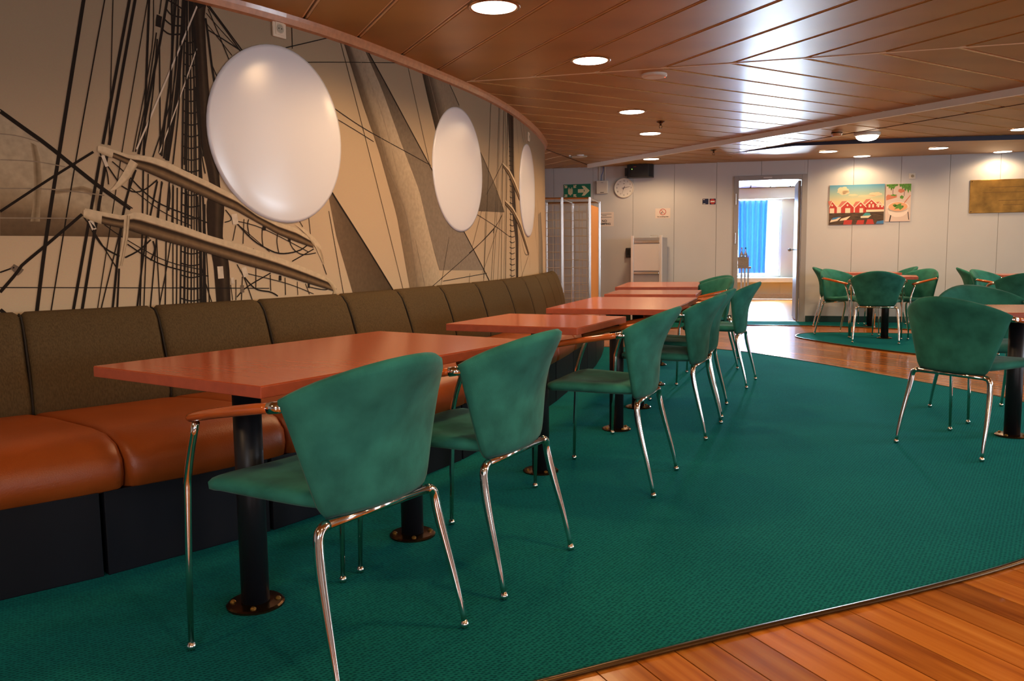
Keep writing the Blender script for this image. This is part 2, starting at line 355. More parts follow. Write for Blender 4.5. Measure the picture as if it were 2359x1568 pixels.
MURAL_LINES = """14|0|2479,2270,2447,2115,2370,1746,2299,1402,2243,1123,2191,828,2168,700;5|0|2562,2270,2530,2131,2373,1441,2243,829,2216,700;4|0|2575,2270,2564,2138,2541,1866,2512,1534;12|0|2661,2270,2633,2152,2487,1532;12|0|2474,1479,2327,828,2298,700;12|0|2684,2270,2657,2157,2512,1530;12|0|2502,1492,2362,831,2335,700;4|0|2735,2270,2712,2168,2566,1517,2423,831,2395,700;10|0|2727,2270,2718,2169,2687,1836,2656,1499;7|0|2651,1446,2626,1114,2601,835,2588,700;11|0|2821,2270,2801,2187,2754,1988,2691,1740,2634,1501;10|0|2617,1433,2552,1240,2485,834,2462,700;4|0|2746,2270,2738,2173,2717,1954,2610,1509;5|0|2743,2036,2690,1777,2621,1510;5|0|2789,2270,2773,2181,2761,2118;24|0|2761,2112,2756,2089,2752,2062;6|0|2754,1988,2742,1747,2730,1505;6|0|2730,1390,2697,1172,2647,832,2627,700;8|0|2826,2270,2821,2191,2803,1901,2727,1514;8|0|2710,1389,2640,1114,2589,834,2565,700;8|0|2851,2270,2842,2196,2816,1999,2784,1705,2745,1491;6|0|2765,1387,2742,1214,2714,827,2704,700;17|0|2887,2270,2879,2204,2859,2031,2817,1756,2761,1483;6|0|2801,1365,2767,828,2758,700;5|0|2854,2161,2810,1813,2696,1493;5|0|2733,1385,2695,1191,2690,830,2688,700;5|0|2781,1378,2754,1114,2686,828,2655,700;8|0|2890,2270,2879,2128,2847,1702,2816,1272,2785,827,2776,700;10|0|2898,2270,2891,2150,2866,1705,2835,1273,2804,830,2795,700;7|0|2908,2270,2904,2152,2887,1707,2865,1274,2838,832,2830,700;8|0|2914,2270,2912,2154,2907,1710,2889,1274,2871,834,2865,700;10|0|2918,2270,2920,2098,2924,1712,2908,1275,2891,835,2885,700;7|0|2915,1827,2924,1356,2913,836,2910,700;5|0|2890,2016,2859,1431,2821,831,2813,700;5|0|2907,1826,2881,1334,2853,833,2846,700;14|0|2929,1296,2904,836,2897,700;6|0|2867,2027,2895,2019,2920,2031;6|0|2863,1975,2893,1967,2921,1979;6|0|2859,1923,2892,1915,2921,1927;6|0|2856,1871,2890,1862,2922,1875;6|0|2852,1818,2888,1810,2922,1823;6|0|2848,1766,2886,1758,2923,1770;6|0|2844,1714,2885,1705,2924,1717;6|0|2840,1661,2882,1652,2922,1664;6|0|2836,1609,2879,1599,2920,1611;6|0|2832,1556,2876,1546,2918,1558;6|0|2829,1503,2874,1493,2916,1504;6|0|2825,1450,2871,1440,2915,1451;6|0|2817,1345,2865,1333,2911,1343;6|0|2814,1292,2862,1280,2909,1289;6|0|2810,1239,2859,1226,2907,1235;6|0|2799,1079,2850,1065,2900,1072;6|0|2795,1025,2847,1011,2898,1018;6|0|2791,972,2844,956,2896,963;6|0|2787,918,2841,902,2894,908;6|0|2784,865,2838,848,2891,853;7|0|2795,2145,2818,2125,2865,2125;7|0|2784,2100,2815,2082,2860,2087;7|0|2772,2055,2803,2040,2856,2050;7|0|2803,2186,2831,2178,2875,2161;7|2|2944,2193,2782,1850,2626,1521;5|2|2931,2000,2827,1748,2727,1514;7|0|3004,2206,3173,2036;6|0|2995,2204,3088,2112,3163,2030;6|0|2994,2095,3163,2035;5|0|2999,2190,3097,1981;4|0|2988,2122,3115,2002;11|0|2983,2146,2992,2066,3003,1945,3014,1862;5|0|3005,1939,3030,1888;4|0|2987,2170,3042,2123,3144,2043;12|0|2115,1628,2201,1563,2275,1507,2448,1361,2584,1261;5|0|2115,1638,2201,1573,2276,1517,2448,1372,2594,1265;4|1|2109,1543,2169,1540,2244,1522;4|1|2103,1442,2224,1443,2334,1428;5|1|2095,1330,2280,1334,2480,1317;5|1|2087,1214,2388,1218;10|0|2089,1239,2266,1370,2447,1497;12|0|2068,920,2127,991,2148,1022,2169,1042,2271,1131,2387,1235;41|3|2121,1000,2132,1009,2140,1020;6|0|2073,999,2124,1018;14|0|2064,851,2092,821,2207,700;4|0|2069,939,2387,927,2779,911,3275,889;6|0|2550,1362,2600,1337,2650,1348,2710,1395;6|0|2474,1489,2496,1449,2550,1362;5|0|2520,1462,2566,1422,2645,1342;6|0|2589,1401,2645,1342,2720,1288,2848,1242,2947,1208;4|0|2586,1358,2718,1259,2859,1194;7|0|2410,1198,2438,1136,2470,1092,2527,1058;7|0|2550,1052,2609,1082,2666,1130;6|0|2563,1110,2680,1031,2807,989,2933,960;5|0|2410,1198,2511,1009;4|0|2472,1194,2541,1142,2725,1036,2912,989;8|0|2522,1005,2514,927,2504,833;5|0|2473,1495,2496,1418,2500,1364;7|0|2763,1377,2764,1329,2754,1260;7|0|2675,1124,2681,1085,2660,1037;5|0|2393,1223,2427,1169;12|0|2418,1215,2433,1178;19|2|2418,1210,2431,1171;14|2|2483,1485,2498,1439;7|0|3099,1211,3178,1138,3250,1097,3352,1063,3478,1076,3546,1108;5|0|3168,1232,3160,1202,3167,1152;5|0|3248,1194,3243,1143,3247,1097;5|0|3344,1170,3335,1123,3345,1066;5|0|3420,1124,3442,1087,3506,1057,3606,1065;6|0|3591,1086,3432,1023;4|0|3100,1221,3248,1189,3552,1070;4|0|3110,1201,3286,1072;7|0|3121,958,3189,890,3282,870,3327,847;5|0|3198,996,3192,890;5|0|3284,958,3283,876;5|0|3379,940,3378,850;4|0|3462,916,3462,846;4|0|3520,903,3547,845;6|0|3287,966,3141,902,3080,854;5|0|3089,1013,3131,937,3168,835;4|0|3145,967,3398,907,3578,846;5|0|3542,886,3668,864,3719,878;4|0|3093,1201,3072,1127;4|0|3141,1232,3129,1112;5|0|3117,953,3105,838;4|0|3049,915,3056,841;4|0|3079,939,3074,840;19|0|3260,1204,3259,1179;17|0|3419,1150,3418,1124;17|0|3347,951,3346,925;14|0|3544,902,3543,880;5|0|3659,1003,3685,947;5|0|3040,1273,3072,1230,3032,1214;31|2|3086,1255,3093,1206;29|2|3126,998,3138,952;36|3|3103,893,3123,893;31|2|2996,1005,2998,947;17|2|3060,950,3061,920;10|2|3430,989,3432,954;4|0|3561,1265,3571,1162;4|0|3722,1292,3825,836,3856,700;4|0|3490,1236,3516,1202;6|0|2839,2270,2832,2194,2810,1964,2736,1500;6|0|2859,2270,2852,2198,2824,1910,2753,1486;6|0|2901,2270,2896,2208,2868,1821,2840,1469;6|0|2860,2087,2830,1739,2786,1469;6|0|2745,2009,2707,1742,2654,1497;6|0|2926,2099,2928,1868,2937,1516;6|0|2916,1769,2923,1574,2942,1437;5|0|2783,1372,2766,1114,2750,827,2743,700;5|0|2846,1352,2837,1114,2819,831,2811,700;5|0|2898,1331,2895,1114,2882,833,2875,700;5|0|2927,1326,2928,1115,2931,835,2932,700;5|0|2671,1419,2652,1191,2618,834,2605,700;5|0|2595,1443,2567,1283,2437,831,2399,700;5|0|2890,1054,2910,952,2944,834,2983,700;11|0|3749,1399,3884,1264,4341,832,4481,700;10|0|4073,2270,4096,2252,4367,2035,4593,1851,4880,1627,5414,1201,5941,824,6115,700;4|0|3848,2270,3861,2239,4464,832,4520,700;5|0|3788,1853,4123,1767,4881,1641;4|0|3789,1802,4167,1714;4|0|3471,2033,4585,2248;4|0|4575,2270,4585,2248,4868,1640;5|0|3443,2100,3843,2246;5|0|3492,2270,3492,2247,3490,2105;7|0|5135,2270,5169,2246,5266,2177,5353,2107;5|1|4846,2270,4866,2235,4953,2081,5038,1921;4|1|4980,2270,4993,2245,5085,2074;5|0|4816,817,5567,1076,6066,1252;4|0|4997,836,5140,1167;4|1|5009,1083,5342,1098,5567,1083;5|0|5477,817,5500,905;4|0|5030,863,5405,879,5869,896;4|1|4322,1566,4469,1394,4561,1210,4648,837;4|1|4194,1891,4312,1589;4|1|4017,2196,4260,1901,4428,1563;4|1|4637,1148,4759,833;6|0|6036,2248,5917,1522,5788,815;6|0|6261,2254,6148,1537,5969,808;5|0|6289,2253,6170,1431,6022,817;8|0|6414,2247,6363,1815,6253,820;5|0|6340,1769,6153,812;6|0|6458,2243,6444,1668,6346,828;10|0|6541,2245,6495,1784,6403,826;6|0|6589,2252,6604,1567,6592,825;6|0|6625,1796,6617,830;5|0|6769,2258,6794,1696,7081,827;5|0|7030,2258,7231,2075;5|0|7194,2264,7324,2087;4|0|6852,2259,6983,1950;7|0|5758,1824,5926,1719,6150,1569,6386,1398;5|0|6341,1796,5883,1510;6|0|5490,1055,6060,1245,6321,1373;4|0|5664,1346,6585,1189;4|0|5768,1381,5557,1104;4|0|6278,1349,5761,899;5|0|5861,1375,5790,857;10|0|6072,1256,6051,1213;4|0|7496,1061,7504,906;4|0|7455,1036,7016,817;5|0|7006,1232,7231,1049,7455,1036;5|0|7939,1522,8254,834;5|0|8116,1600,8480,858;4|0|7829,1410,8187,836;6|0|6590,1680,6685,1676,6794,1694;6|0|6587,1632,6683,1628,6791,1645;6|0|6585,1584,6681,1579,6789,1596;6|0|6582,1536,6678,1531,6786,1547;6|0|6580,1488,6676,1482,6784,1497;6|0|6578,1440,6673,1434,6781,1448;6|0|6575,1392,6671,1385,6779,1399;6|0|6573,1344,6668,1336,6776,1349;6|0|6570,1296,6666,1288,6773,1300;6|0|6568,1248,6663,1239,6771,1251;6|0|6566,1200,6661,1190,6768,1201;6|0|6563,1152,6658,1141,6766,1152;6|0|6561,1104,6656,1093,6763,1102;6|0|6558,1056,6653,1044,6761,1053;6|0|6556,1007,6651,995,6758,1003;6|0|6554,959,6648,946,6756,953;6|0|6551,911,6646,897,6753,904;6|0|6549,862,6643,848,6750,854;6|0|6574,1960,6754,1974;6|0|6573,1920,6752,1934;6|0|6571,1881,6750,1893;6|0|6569,1841,6748,1853;6|0|6567,1802,6745,1812;6|0|6565,1762,6743,1772;6|0|6563,1723,6741,1731;6|0|6561,1683,6739,1691;72|0|2930,2270,2963,2222,2979,2199;5|0|3095,1319,3086,1281;5|0|3119,1320,3110,1282;5|0|3144,1321,3135,1283;5|0|3157,1090,3146,1018;5|0|3188,1090,3176,1017"""
MURAL_STRIPS = [
("2114,1621,2200,1559,2290,1490,2399,1400,2498,1323,2584,1255","2083,1144,2174,1144,2268,1144,2383,1143,2505,1140,2662,1135",20,[(0, (0.5, 0.391, 0.25)), (0.5, (0.5, 0.381, 0.234)), (0.68, (0.36, 0.251, 0.14)), (0.8, (0.2, 0.13, 0.07)), (1, (0.13, 0.079, 0.039))],None,0),
("2213,1518,2218,1446,2215,1359,2207,1272,2193,1202","2234,1507,2244,1447,2245,1360,2233,1273,2227,1202",24,[(0, (0.42, 0.307, 0.179)), (0.4, (0.22, 0.149, 0.078)), (1, (0.42, 0.307, 0.179))],None,0),
("2290,1333,2345,1342,2396,1353,2460,1334,2467,1225","2288,1315,2344,1324,2395,1332,2437,1306,2443,1224",24,[(0, (0.38, 0.27, 0.156)), (0.5, (0.25, 0.167, 0.09)), (1, (0.38, 0.27, 0.156))],None,0),
("2906,2270,2909,2210,2915,2092,2918,1986,2916,1765,2923,1578,2949,1483,2965,1378,2940,1292,2939,1151,2963,1012,2968,847,2972,700","3012,2270,2999,2230,2980,2172,2979,2104,2979,1997,2985,1774,2986,1584,3014,1488,3018,1377,3037,1296,3017,1152,3047,1011,3045,843,3044,700",40,[(0, (0.035, 0.02, 0.011)), (0.45, (0.035, 0.02, 0.011)), (0.62, (0.075, 0.047, 0.026)), (0.75, (0.05, 0.033, 0.017)), (0.85, (0.035, 0.02, 0.011)), (1, (0.035, 0.02, 0.011))],None,0),
("2471,1525,2530,1512,2598,1493,2632,1496,2692,1493,2756,1477,2851,1440,2957,1400,3036,1367,3106,1340,3215,1269,3348,1221,3463,1195,3571,1144","2466,1498,2521,1480,2595,1448,2651,1431,2752,1392,2806,1373,2867,1351,2953,1321,3032,1292,3102,1269,3213,1218,3345,1160,3460,1125,3591,1091",50,[(0, (0.7, 0.544, 0.343)), (0.3, (0.7, 0.544, 0.343)), (0.35, (0.3, 0.186, 0.101)), (0.4, (0.035, 0.02, 0.011)), (0.5, (0.05, 0.031, 0.016)), (0.6, (0.17, 0.102, 0.048)), (0.72, (0.26, 0.163, 0.082)), (0.88, (0.1, 0.06, 0.031)), (1, (0.035, 0.02, 0.011))],None,1),
("2466,1523,2492,1522,2530,1510","2463,1498,2490,1487,2521,1476",8,[(0, (0.7, 0.544, 0.343)), (0.6, (0.7, 0.544, 0.343)), (1, (0.45, 0.316, 0.179))],None,1),
("2597,1478,2566,1422,2521,1355,2502,1340","2629,1458,2592,1396,2535,1345,2509,1335",10,[(0, (0.7, 0.544, 0.343)), (0.7, (0.7, 0.544, 0.343)), (1, (0.4, 0.279, 0.156))],None,1),
("3458,1215,3540,1185,3613,1135,3658,1089","3494,1193,3548,1151,3591,1103,3637,1075",10,[(0, (0.7, 0.544, 0.343)), (0.6, (0.7, 0.544, 0.343)), (1, (0.35, 0.233, 0.125))],None,1),
("3592,1117,3626,1059,3654,1014","3644,1082,3660,1047,3668,1004",6,[(0, (0.7, 0.544, 0.343)), (1, (0.4, 0.279, 0.156))],None,1),
("2399,1260,2467,1247,2555,1232,2610,1252,2691,1230,2816,1193,2944,1151,3118,1107,3339,1045,3546,979,3703,925,3770,872","2395,1227,2464,1195,2566,1174,2634,1150,2736,1120,2832,1095,2939,1066,3113,1014,3334,959,3542,903,3710,861,3754,851",50,[(0, (0.7, 0.544, 0.343)), (0.3, (0.7, 0.544, 0.343)), (0.35, (0.3, 0.186, 0.101)), (0.4, (0.035, 0.02, 0.011)), (0.5, (0.05, 0.031, 0.016)), (0.6, (0.17, 0.102, 0.048)), (0.72, (0.26, 0.163, 0.082)), (0.88, (0.1, 0.06, 0.031)), (1, (0.035, 0.02, 0.011))],None,1),
("2393,1254,2416,1258,2467,1245","2391,1223,2421,1209,2460,1195",8,[(0, (0.7, 0.544, 0.343)), (0.6, (0.7, 0.544, 0.343)), (1, (0.45, 0.316, 0.179))],None,1),
("2557,1236,2547,1152,2519,1021","2581,1233,2568,1142,2535,1015",10,[(0, (0.7, 0.544, 0.343)), (0.4, (0.6, 0.446, 0.273)), (0.55, (0.25, 0.158, 0.086)), (0.7, (0.7, 0.544, 0.343)), (1, (0.4, 0.279, 0.156))],None,1),
("3661,938,3720,908,3755,878,3768,841","3684,916,3725,874,3739,850,3731,836",6,[(0, (0.7, 0.544, 0.343)), (1, (0.4, 0.279, 0.156))],None,1),
("3726,1371,3781,1153,3914,831,3968,700","3749,1399,3962,1190,4356,818,4481,700",24,[(0, (0.2, 0.13, 0.074)), (1, (0.13, 0.084, 0.047))],[(0, (0.17, 0.112, 0.062)), (1, (0.1, 0.065, 0.035))],0),
("3875,2270,3889,2245,4053,1936,4225,1663,4412,1293,4553,828,4592,700","4058,2270,4078,2248,4269,2041,4488,1739,4712,1458,4996,871,5078,700",30,[(0, (0.06, 0.039, 0.023)), (0.2, (0.1, 0.07, 0.043)), (0.35, (0.27, 0.205, 0.133)), (1, (0.36, 0.279, 0.187))],[(0, (0.3, 0.205, 0.117)), (0.25, (0.33, 0.233, 0.14)), (0.5, (0.5, 0.381, 0.242)), (1, (0.66, 0.521, 0.343))],0),
("4058,2270,4078,2248,4269,2041,4488,1739,4712,1458,4858,1150,4979,940","4082,2270,4105,2252,4367,2035,4593,1851,4880,1627,5414,1201,5816,921",30,[(0, (0.1, 0.07, 0.039)), (1, (0.1, 0.065, 0.039))],[(0, (0.3, 0.233, 0.164)), (1, (0.34, 0.27, 0.195))],0),
("4765,2270,4775,2251,4858,2080,4957,1899,5035,1717","5135,2270,5169,2246,5266,2177,5353,2107,5569,1899",24,[(0, (0.04, 0.028, 0.016)), (0.25, (0.12, 0.084, 0.051)), (0.5, (0.3, 0.223, 0.14)), (1, (0.28, 0.209, 0.133))],None,0),
("5757,1824,5747,1594,5680,1373","5767,1822,6058,1618,6384,1394",24,[(0, (0.24, 0.186, 0.125)), (1, (0.2, 0.149, 0.101))],[(0, (0.13, 0.093, 0.062)), (1, (0.15, 0.112, 0.074))],0),
("6538,2270,6541,2250,6625,1796,6695,1342,6806,1169,6804,800,6803,700","6753,2270,6753,2261,6751,1808,6821,1464,6923,1170,6891,797,6883,700",30,[(0, (0.08, 0.056, 0.039)), (0.6, (0.035, 0.02, 0.011)), (1, (0.035, 0.02, 0.011))],None,0),
("6341,1802,6565,1773,6794,1696,6994,1593","6361,1771,6562,1711,6763,1624,6991,1521",14,[(0, (0.7, 0.544, 0.343)), (0.3, (0.7, 0.544, 0.343)), (0.35, (0.3, 0.186, 0.101)), (0.4, (0.035, 0.02, 0.011)), (0.5, (0.05, 0.031, 0.016)), (0.6, (0.17, 0.102, 0.048)), (0.72, (0.26, 0.163, 0.082)), (0.88, (0.1, 0.06, 0.031)), (1, (0.035, 0.02, 0.011))],None,1),
("6413,1501,6700,1452,7043,1330,7472,1061","6420,1460,6671,1399,6918,1302,7438,1023",18,[(0, (0.7, 0.544, 0.343)), (0.3, (0.7, 0.544, 0.343)), (0.35, (0.3, 0.186, 0.101)), (0.4, (0.035, 0.02, 0.011)), (0.5, (0.05, 0.031, 0.016)), (0.6, (0.17, 0.102, 0.048)), (0.72, (0.26, 0.163, 0.082)), (0.88, (0.1, 0.06, 0.031)), (1, (0.035, 0.02, 0.011))],None,1),
("8168,1451,8213,1187,8255,848,8273,700","8454,1492,8645,1193,8667,839,8675,700",10,[(0, (0.4, 0.316, 0.218)), (1, (0.2, 0.158, 0.109))],None,0),
]
WALL_CURVE = [(-3.600,1.950),(-3.457,2.090),(-3.314,2.230),(-3.170,2.368),(-3.023,2.504),(-2.872,2.635),(-2.719,2.764),(-2.563,2.889),(-2.407,3.014),(-2.251,3.139),(-2.095,3.265),(-1.942,3.393),(-1.793,3.527),(-1.650,3.667),(-1.515,3.814),(-1.388,3.969),(-1.268,4.129),(-1.156,4.295),(-1.053,4.466),(-0.959,4.642),(-0.872,4.822),(-0.791,5.005),(-0.713,5.189),(-0.636,5.374),(-0.562,5.560),(-0.488,5.746),(-0.416,5.932),(-0.345,6.119),(-0.278,6.308),(-0.215,6.497),(-0.157,6.689),(-0.102,6.881),(-0.051,7.075),(-0.003,7.269),(0.041,7.464),(0.084,7.659),(0.123,7.855),(0.162,8.051),(0.198,8.248),(0.232,8.445),(0.264,8.643),(0.293,8.840),(0.320,9.039),(0.345,9.237),(0.369,9.436),(0.390,9.635),(0.407,9.834),(0.413,10.034),(0.402,10.233),(0.370,10.431)]  # every 0.2 m along the wall
# ================================================================ the setting
# ---- floor: slab, boards, carpets
fl = struct(MB().box(-7, 12, -5, 20, -0.30, -0.030).build('floor', 'ceil_back'))
PD = R(-65.0); pdv = (math.cos(PD), math.sin(PD)); pnv = (-pdv[1], pdv[0])      # boards run athwart, normal (0.906, 0.423)
wood_zone = [(-4.5, -3.6), (9.9, -3.6), (9.9, 8.6), (7.6, 19.6), (1.6, 19.6), (-4.5, 15.5)]
PW = 0.1215
k0, k1 = int(math.floor(min(p[0] * pnv[0] + p[1] * pnv[1] for p in wood_zone) / PW)), int(math.ceil(max(p[0] * pnv[0] + p[1] * pnv[1] for p in wood_zone) / PW))
view_zone = [(-0.6, -0.5), (2.2, -0.5), (9.0, 9.0), (7.6, 19.6), (1.6, 19.6), (-1.2, 8.0)]
n_plank = 0
for k in range(k0, k1 + 1):
    o_ = k * PW + 0.062
    q = [(pnv[0] * c + pdv[0] * t, pnv[1] * c + pdv[1] * t) for c, t in ((o_, -30), (o_, 30), (o_ + PW - 0.004, 30), (o_ + PW - 0.004, -30))]
    if area2(q) < 0: q.reverse()
    for i in range(len(wood_zone)):
        a, c = wood_zone[i], wood_zone[(i + 1) % len(wood_zone)]
        q = clip(q, a, (-(c[1] - a[1]), c[0] - a[0]))
        if len(q) < 3: break
    q = clean(q)
    if len(q) < 3: continue
    ax = [p[0] * pdv[0] + p[1] * pdv[1] for p in q]; mid = (min(ax) + max(ax)) / 2
    cx, cy = pnv[0] * (o_ + PW / 2) + pdv[0] * mid, pnv[1] * (o_ + PW / 2) + pdv[1] * mid
    ca, sa = math.cos(-PD), math.sin(-PD)
    loc_q = [((p[0] - cx) * ca - (p[1] - cy) * sa, (p[0] - cx) * sa + (p[1] - cy) * ca) for p in q]
    MB().prism(loc_q, -0.030, -0.008).build('plank', 'plank', fl, loc=(cx, cy, 0), rot=PD); n_plank += 1

def smooth_closed(pts, n=10, closed=True):
    out = []; L = len(pts)
    for i in range(L if closed else L - 1):
        if closed: p0, p1, p2, p3 = pts[i - 1], pts[i], pts[(i + 1) % L], pts[(i + 2) % L]
        else: p0, p1, p2, p3 = pts[max(i - 1, 0)], pts[i], pts[i + 1], pts[min(i + 2, L - 1)]
        for k in range(n):
            t = k / n
            out.append(tuple(.5 * ((2 * p1[j]) + (-p0[j] + p2[j]) * t + (2 * p0[j] - 5 * p1[j] + 4 * p2[j] - p3[j]) * t * t + (-p0[j] + 3 * p1[j] - 3 * p2[j] + p3[j]) * t ** 3) for j in (0, 1)))
    if not closed: out.append(tuple(pts[-1]))
    return out
near_edge = [(-4.3, -0.30), (-2.0, 0.93), (-0.6, 1.63), (0.066, 1.945), (0.618, 2.198), (1.224, 2.456), (1.723, 2.702), (2.35, 3.08), (2.95, 3.60), (3.38, 4.30), (3.52, 5.00), (3.50, 5.583), (3.36, 6.14), (3.20, 6.62), (2.887, 7.52), (2.565, 8.30), (2.25, 8.78), (1.813, 9.06), (0.99, 9.16), (0.30, 9.40)]
edge_pts = smooth_closed(near_edge, 8, False)
island = smooth_closed([(3.47, 10.05), (3.52, 9.60), (3.74, 8.90), (4.04, 8.26), (4.45, 7.65), (5.1, 7.05), (6.4, 6.5), (8.2, 6.6), (8.6, 8.0), (7.6, 9.2), (6.2, 9.85), (4.9, 10.25), (4.1, 10.47), (3.70, 10.42)], 8)
strip_in = [(-2.6, 1.55), (-1.9, 1.30), (-0.9, 0.66), (0.2, 0.66), (0.62, 0.80), (1.3, 1.06), (2.4, 1.25), (5.6, 1.3)]
strip_poly = [tuple(bw(u, v)[:2]) for u, v in strip_in] + [tuple(bw(5.6, 0.004)[:2]), tuple(bw(-2.6, 0.004)[:2])]
def carpet(name, poly, label, edge=None):
    if area2(poly) < 0: poly = poly[::-1]
    bm = bmesh.new(); vs = [bm.verts.new((p[0], p[1], -0.008)) for p in poly]; f = bm.faces.new(vs)
    r = bmesh.ops.extrude_face_region(bm, geom=[f]); bmesh.ops.translate(bm, verts=[v for v in r['geom'] if isinstance(v, bmesh.types.BMVert)], vec=(0, 0, 0.008))
    bmesh.ops.triangulate(bm, faces=[f for f in bm.faces if len(f.verts) > 4]); bmesh.ops.recalc_face_normals(bm, faces=bm.faces)
    me = bpy.data.meshes.new(name); bm.to_mesh(me); bm.free(); me.materials.append(MATS['carpet'])
    o = bpy.data.objects.new(name, me); COL.objects.link(o); tag(o, label, 'carpet')
    if edge:
        b = MB(); b.tube([(p[0], p[1], -0.001) for p in edge], 0.011, 8, flat=0.55); b.build('edge_strip', 'carpet_edge', o, smooth=True)
    return o
carpet('carpet', island, 'green oval carpet island under the far group of tables', island + [island[0]])
carpet('carpet', strip_poly, 'narrow green carpet strip along the foot of the end wall', [tuple(bw(u, v)[:2]) for u, v in strip_in])

# ---- end wall: panels, door opening, baseboard
ZT = 2.42
W_U0, W_U1 = -5.3, 6.0
DOOR_U0, DOOR_U1, DOOR_Z = -0.985, -0.055, 2.085
ew = struct(empty('wall_end', WP0, A_WALL))
def wl_box(u0, u1, v0, v1, z0, z1):      # local frame of the end wall: x = u, y = -v
    return MB().box(u0, u1, -v1, -v0, z0, z1)
wl_box(W_U0, DOOR_U0, -0.10, -0.012, -0.03, ZT).build('backing', 'wall_joint', ew)
wl_box(DOOR_U1, W_U1, -0.10, -0.012, -0.03, ZT).build('backing', 'wall_joint', ew)
wl_box(DOOR_U0, DOOR_U1, -0.10, -0.012, DOOR_Z, ZT).build('backing', 'wall_joint', ew)
seams = [-5.3, -4.99, -4.37, -3.757, -3.138, -2.522, -1.901, -1.283, -0.650, -0.012, 0.607, 1.229, 1.849, 2.472, 3.092, 3.712, 4.332, 4.952, 5.572, 6.0]
for a, c in zip(seams[:-1], seams[1:]):
    a2, c2 = a + 0.002, c - 0.002
    segs = [(a2, c2, 0.0)]
    if c2 > DOOR_U0 and a2 < DOOR_U1:
        segs = [(a2, c2, DOOR_Z)]
        if a2 < DOOR_U0: segs.append((a2, DOOR_U0, 0.0))
        if c2 > DOOR_U1: segs.append((DOOR_U1, c2, 0.0))
        segs = [(p, q, z) if z == 0.0 else (max(p, DOOR_U0), min(q, DOOR_U1), z) for p, q, z in segs]
    for p, q, z in segs:
        if q - p > 0.01: wl_box(p, q, -0.012, 0.0, z, ZT).build('wall_panel', 'wall_grey', ew, bevel=0.0015, seg=1)
for i, (a, c) in enumerate(((W_U0, DOOR_U0 - 0.06), (DOOR_U1 + 0.06, W_U1))):
    o = struct(wl_box(a, c, 0.0, 0.012, 0.0, 0.088).build('baseboard_end' if i == 0 else 'baseboard_end_starboard', 'base_green', None, bevel=0.003, loc=WP0, rot=A_WALL))
# door frame + leaf
dr = struct(empty('door_1', WP0, A_WALL))
fr = MB()
for (u0, u1, z0, z1) in ((DOOR_U0 - 0.048, DOOR_U0 + 0.022, -0.01, DOOR_Z + 0.05), (DOOR_U1 - 0.030, DOOR_U1 + 0.048, -0.01, DOOR_Z + 0.05), (DOOR_U0 + 0.022, DOOR_U1 - 0.030, DOOR_Z - 0.018, DOOR_Z + 0.05)):
    fr.box(u0, u1, -0.022, 0.11, z0, z1)
fr.build('door_frame', 'door_grey', dr, bevel=0.004)
lf = wl_box(DOOR_U1 - 0.072, DOOR_U1 - 0.032, -0.98, -0.112, 0.01, DOOR_Z - 0.03).build('door_leaf', 'door_grey', dr, bevel=0.003)
kb = MB(); kb.cyl((DOOR_U1 - 0.120, 0.90, 1.05), 0.012, 0.05, 12, 'x'); kb.lathe([(0.001, -0.024), (0.016, -0.02), (0.026, -0.008), (0.028, 0.004), (0.022, 0.018), (0.010, 0.025), (0.001, 0.026)], 16, (DOOR_U1 - 0.133, 0.90, 1.05))
kb.build('door_knob', 'alu', lf, smooth=True)
wl_box(DOOR_U1 - 0.0735, DOOR_U1 - 0.072, -0.93, -0.87, 0.85, 1.80).build('lock_plate', 'white_plastic', lf)
for z in (1.15, 1.72):
    MB().cyl((DOOR_U0 - 0.018, -0.026, z), 0.010, 0.16, 10).build('hinge', 'alu', dr)
wl_box(-0.62, -0.50, 0.022, 0.026, DOOR_Z + 0.008, DOOR_Z + 0.024).build('name_plate', 'print_white', dr)
thr = struct(wl_box(DOOR_U0 + 0.022, DOOR_U1 - 0.03, -0.11, 0.0, -0.008, 0.004).build('trim_7', 'alu', None, loc=WP0, rot=A_WALL))

# ---- the room behind the door
NRV = -5.95
NR_T = 2.385
def nr(u0, u1, v0, v1, z0, z1, name, m, par=None, **kw):
    return wl_box(u0, u1, v0, v1, z0, z1).build(name, m, par, loc=None if par else WP0, rot=None if par else A_WALL, **kw)
W2U0, W2U1, W2Z0, W2Z1 = -1.75, -0.10, 0.49, 2.11
fw = struct(empty('wall_far_room', WP0, A_WALL))
nr(-4.0, W2U0, NRV - 0.1, NRV, 0, NR_T, 'wall_board', 'cream', fw); nr(W2U0, W2U1, NRV - 0.1, NRV, 0, W2Z0, 'wall_board', 'cream', fw); nr(W2U0, W2U1, NRV - 0.1, NRV, W2Z1, NR_T, 'wall_board', 'cream', fw)
for a in (W2U1, 0.17, 0.44, 0.71, 0.98): nr(a + 0.002, a + 0.268, NRV - 0.1, NRV, 0, NR_T, 'wall_board', 'cream', fw, bevel=0.002)
nr(1.25, 3.5, NRV - 0.1, NRV, 0, NR_T, 'wall_board', 'cream', fw)
struct(nr(-4.0, 3.5, NRV, NRV + 0.22, 2.13, 2.36, 'beam_far_room', 'cream_trim', bevel=0.006))
struct(nr(-4.0, 3.5, NRV, NRV + 0.17, 0.36, 0.46, 'trim_2', 'cream_trim', bevel=0.008))
struct(nr(-4.0, 3.5, NRV, NRV + 0.02, 0.0, 0.105, 'baseboard_far_room', 'crate_wood', bevel=0.003))
struct(nr(-4.1, -4.0, NRV - 0.1, -0.10, 0, NR_T, 'wall_far_room_port', 'cream')); struct(nr(3.5, 3.6, NRV - 0.1, -0.10, 0, NR_T, 'wall_far_room_starboard', 'cream'))
nc = struct(nr(-4.0, 3.5, NRV - 0.1, -0.10, NR_T, NR_T + 0.1, 'ceiling_far_room', 'wall_joint'))
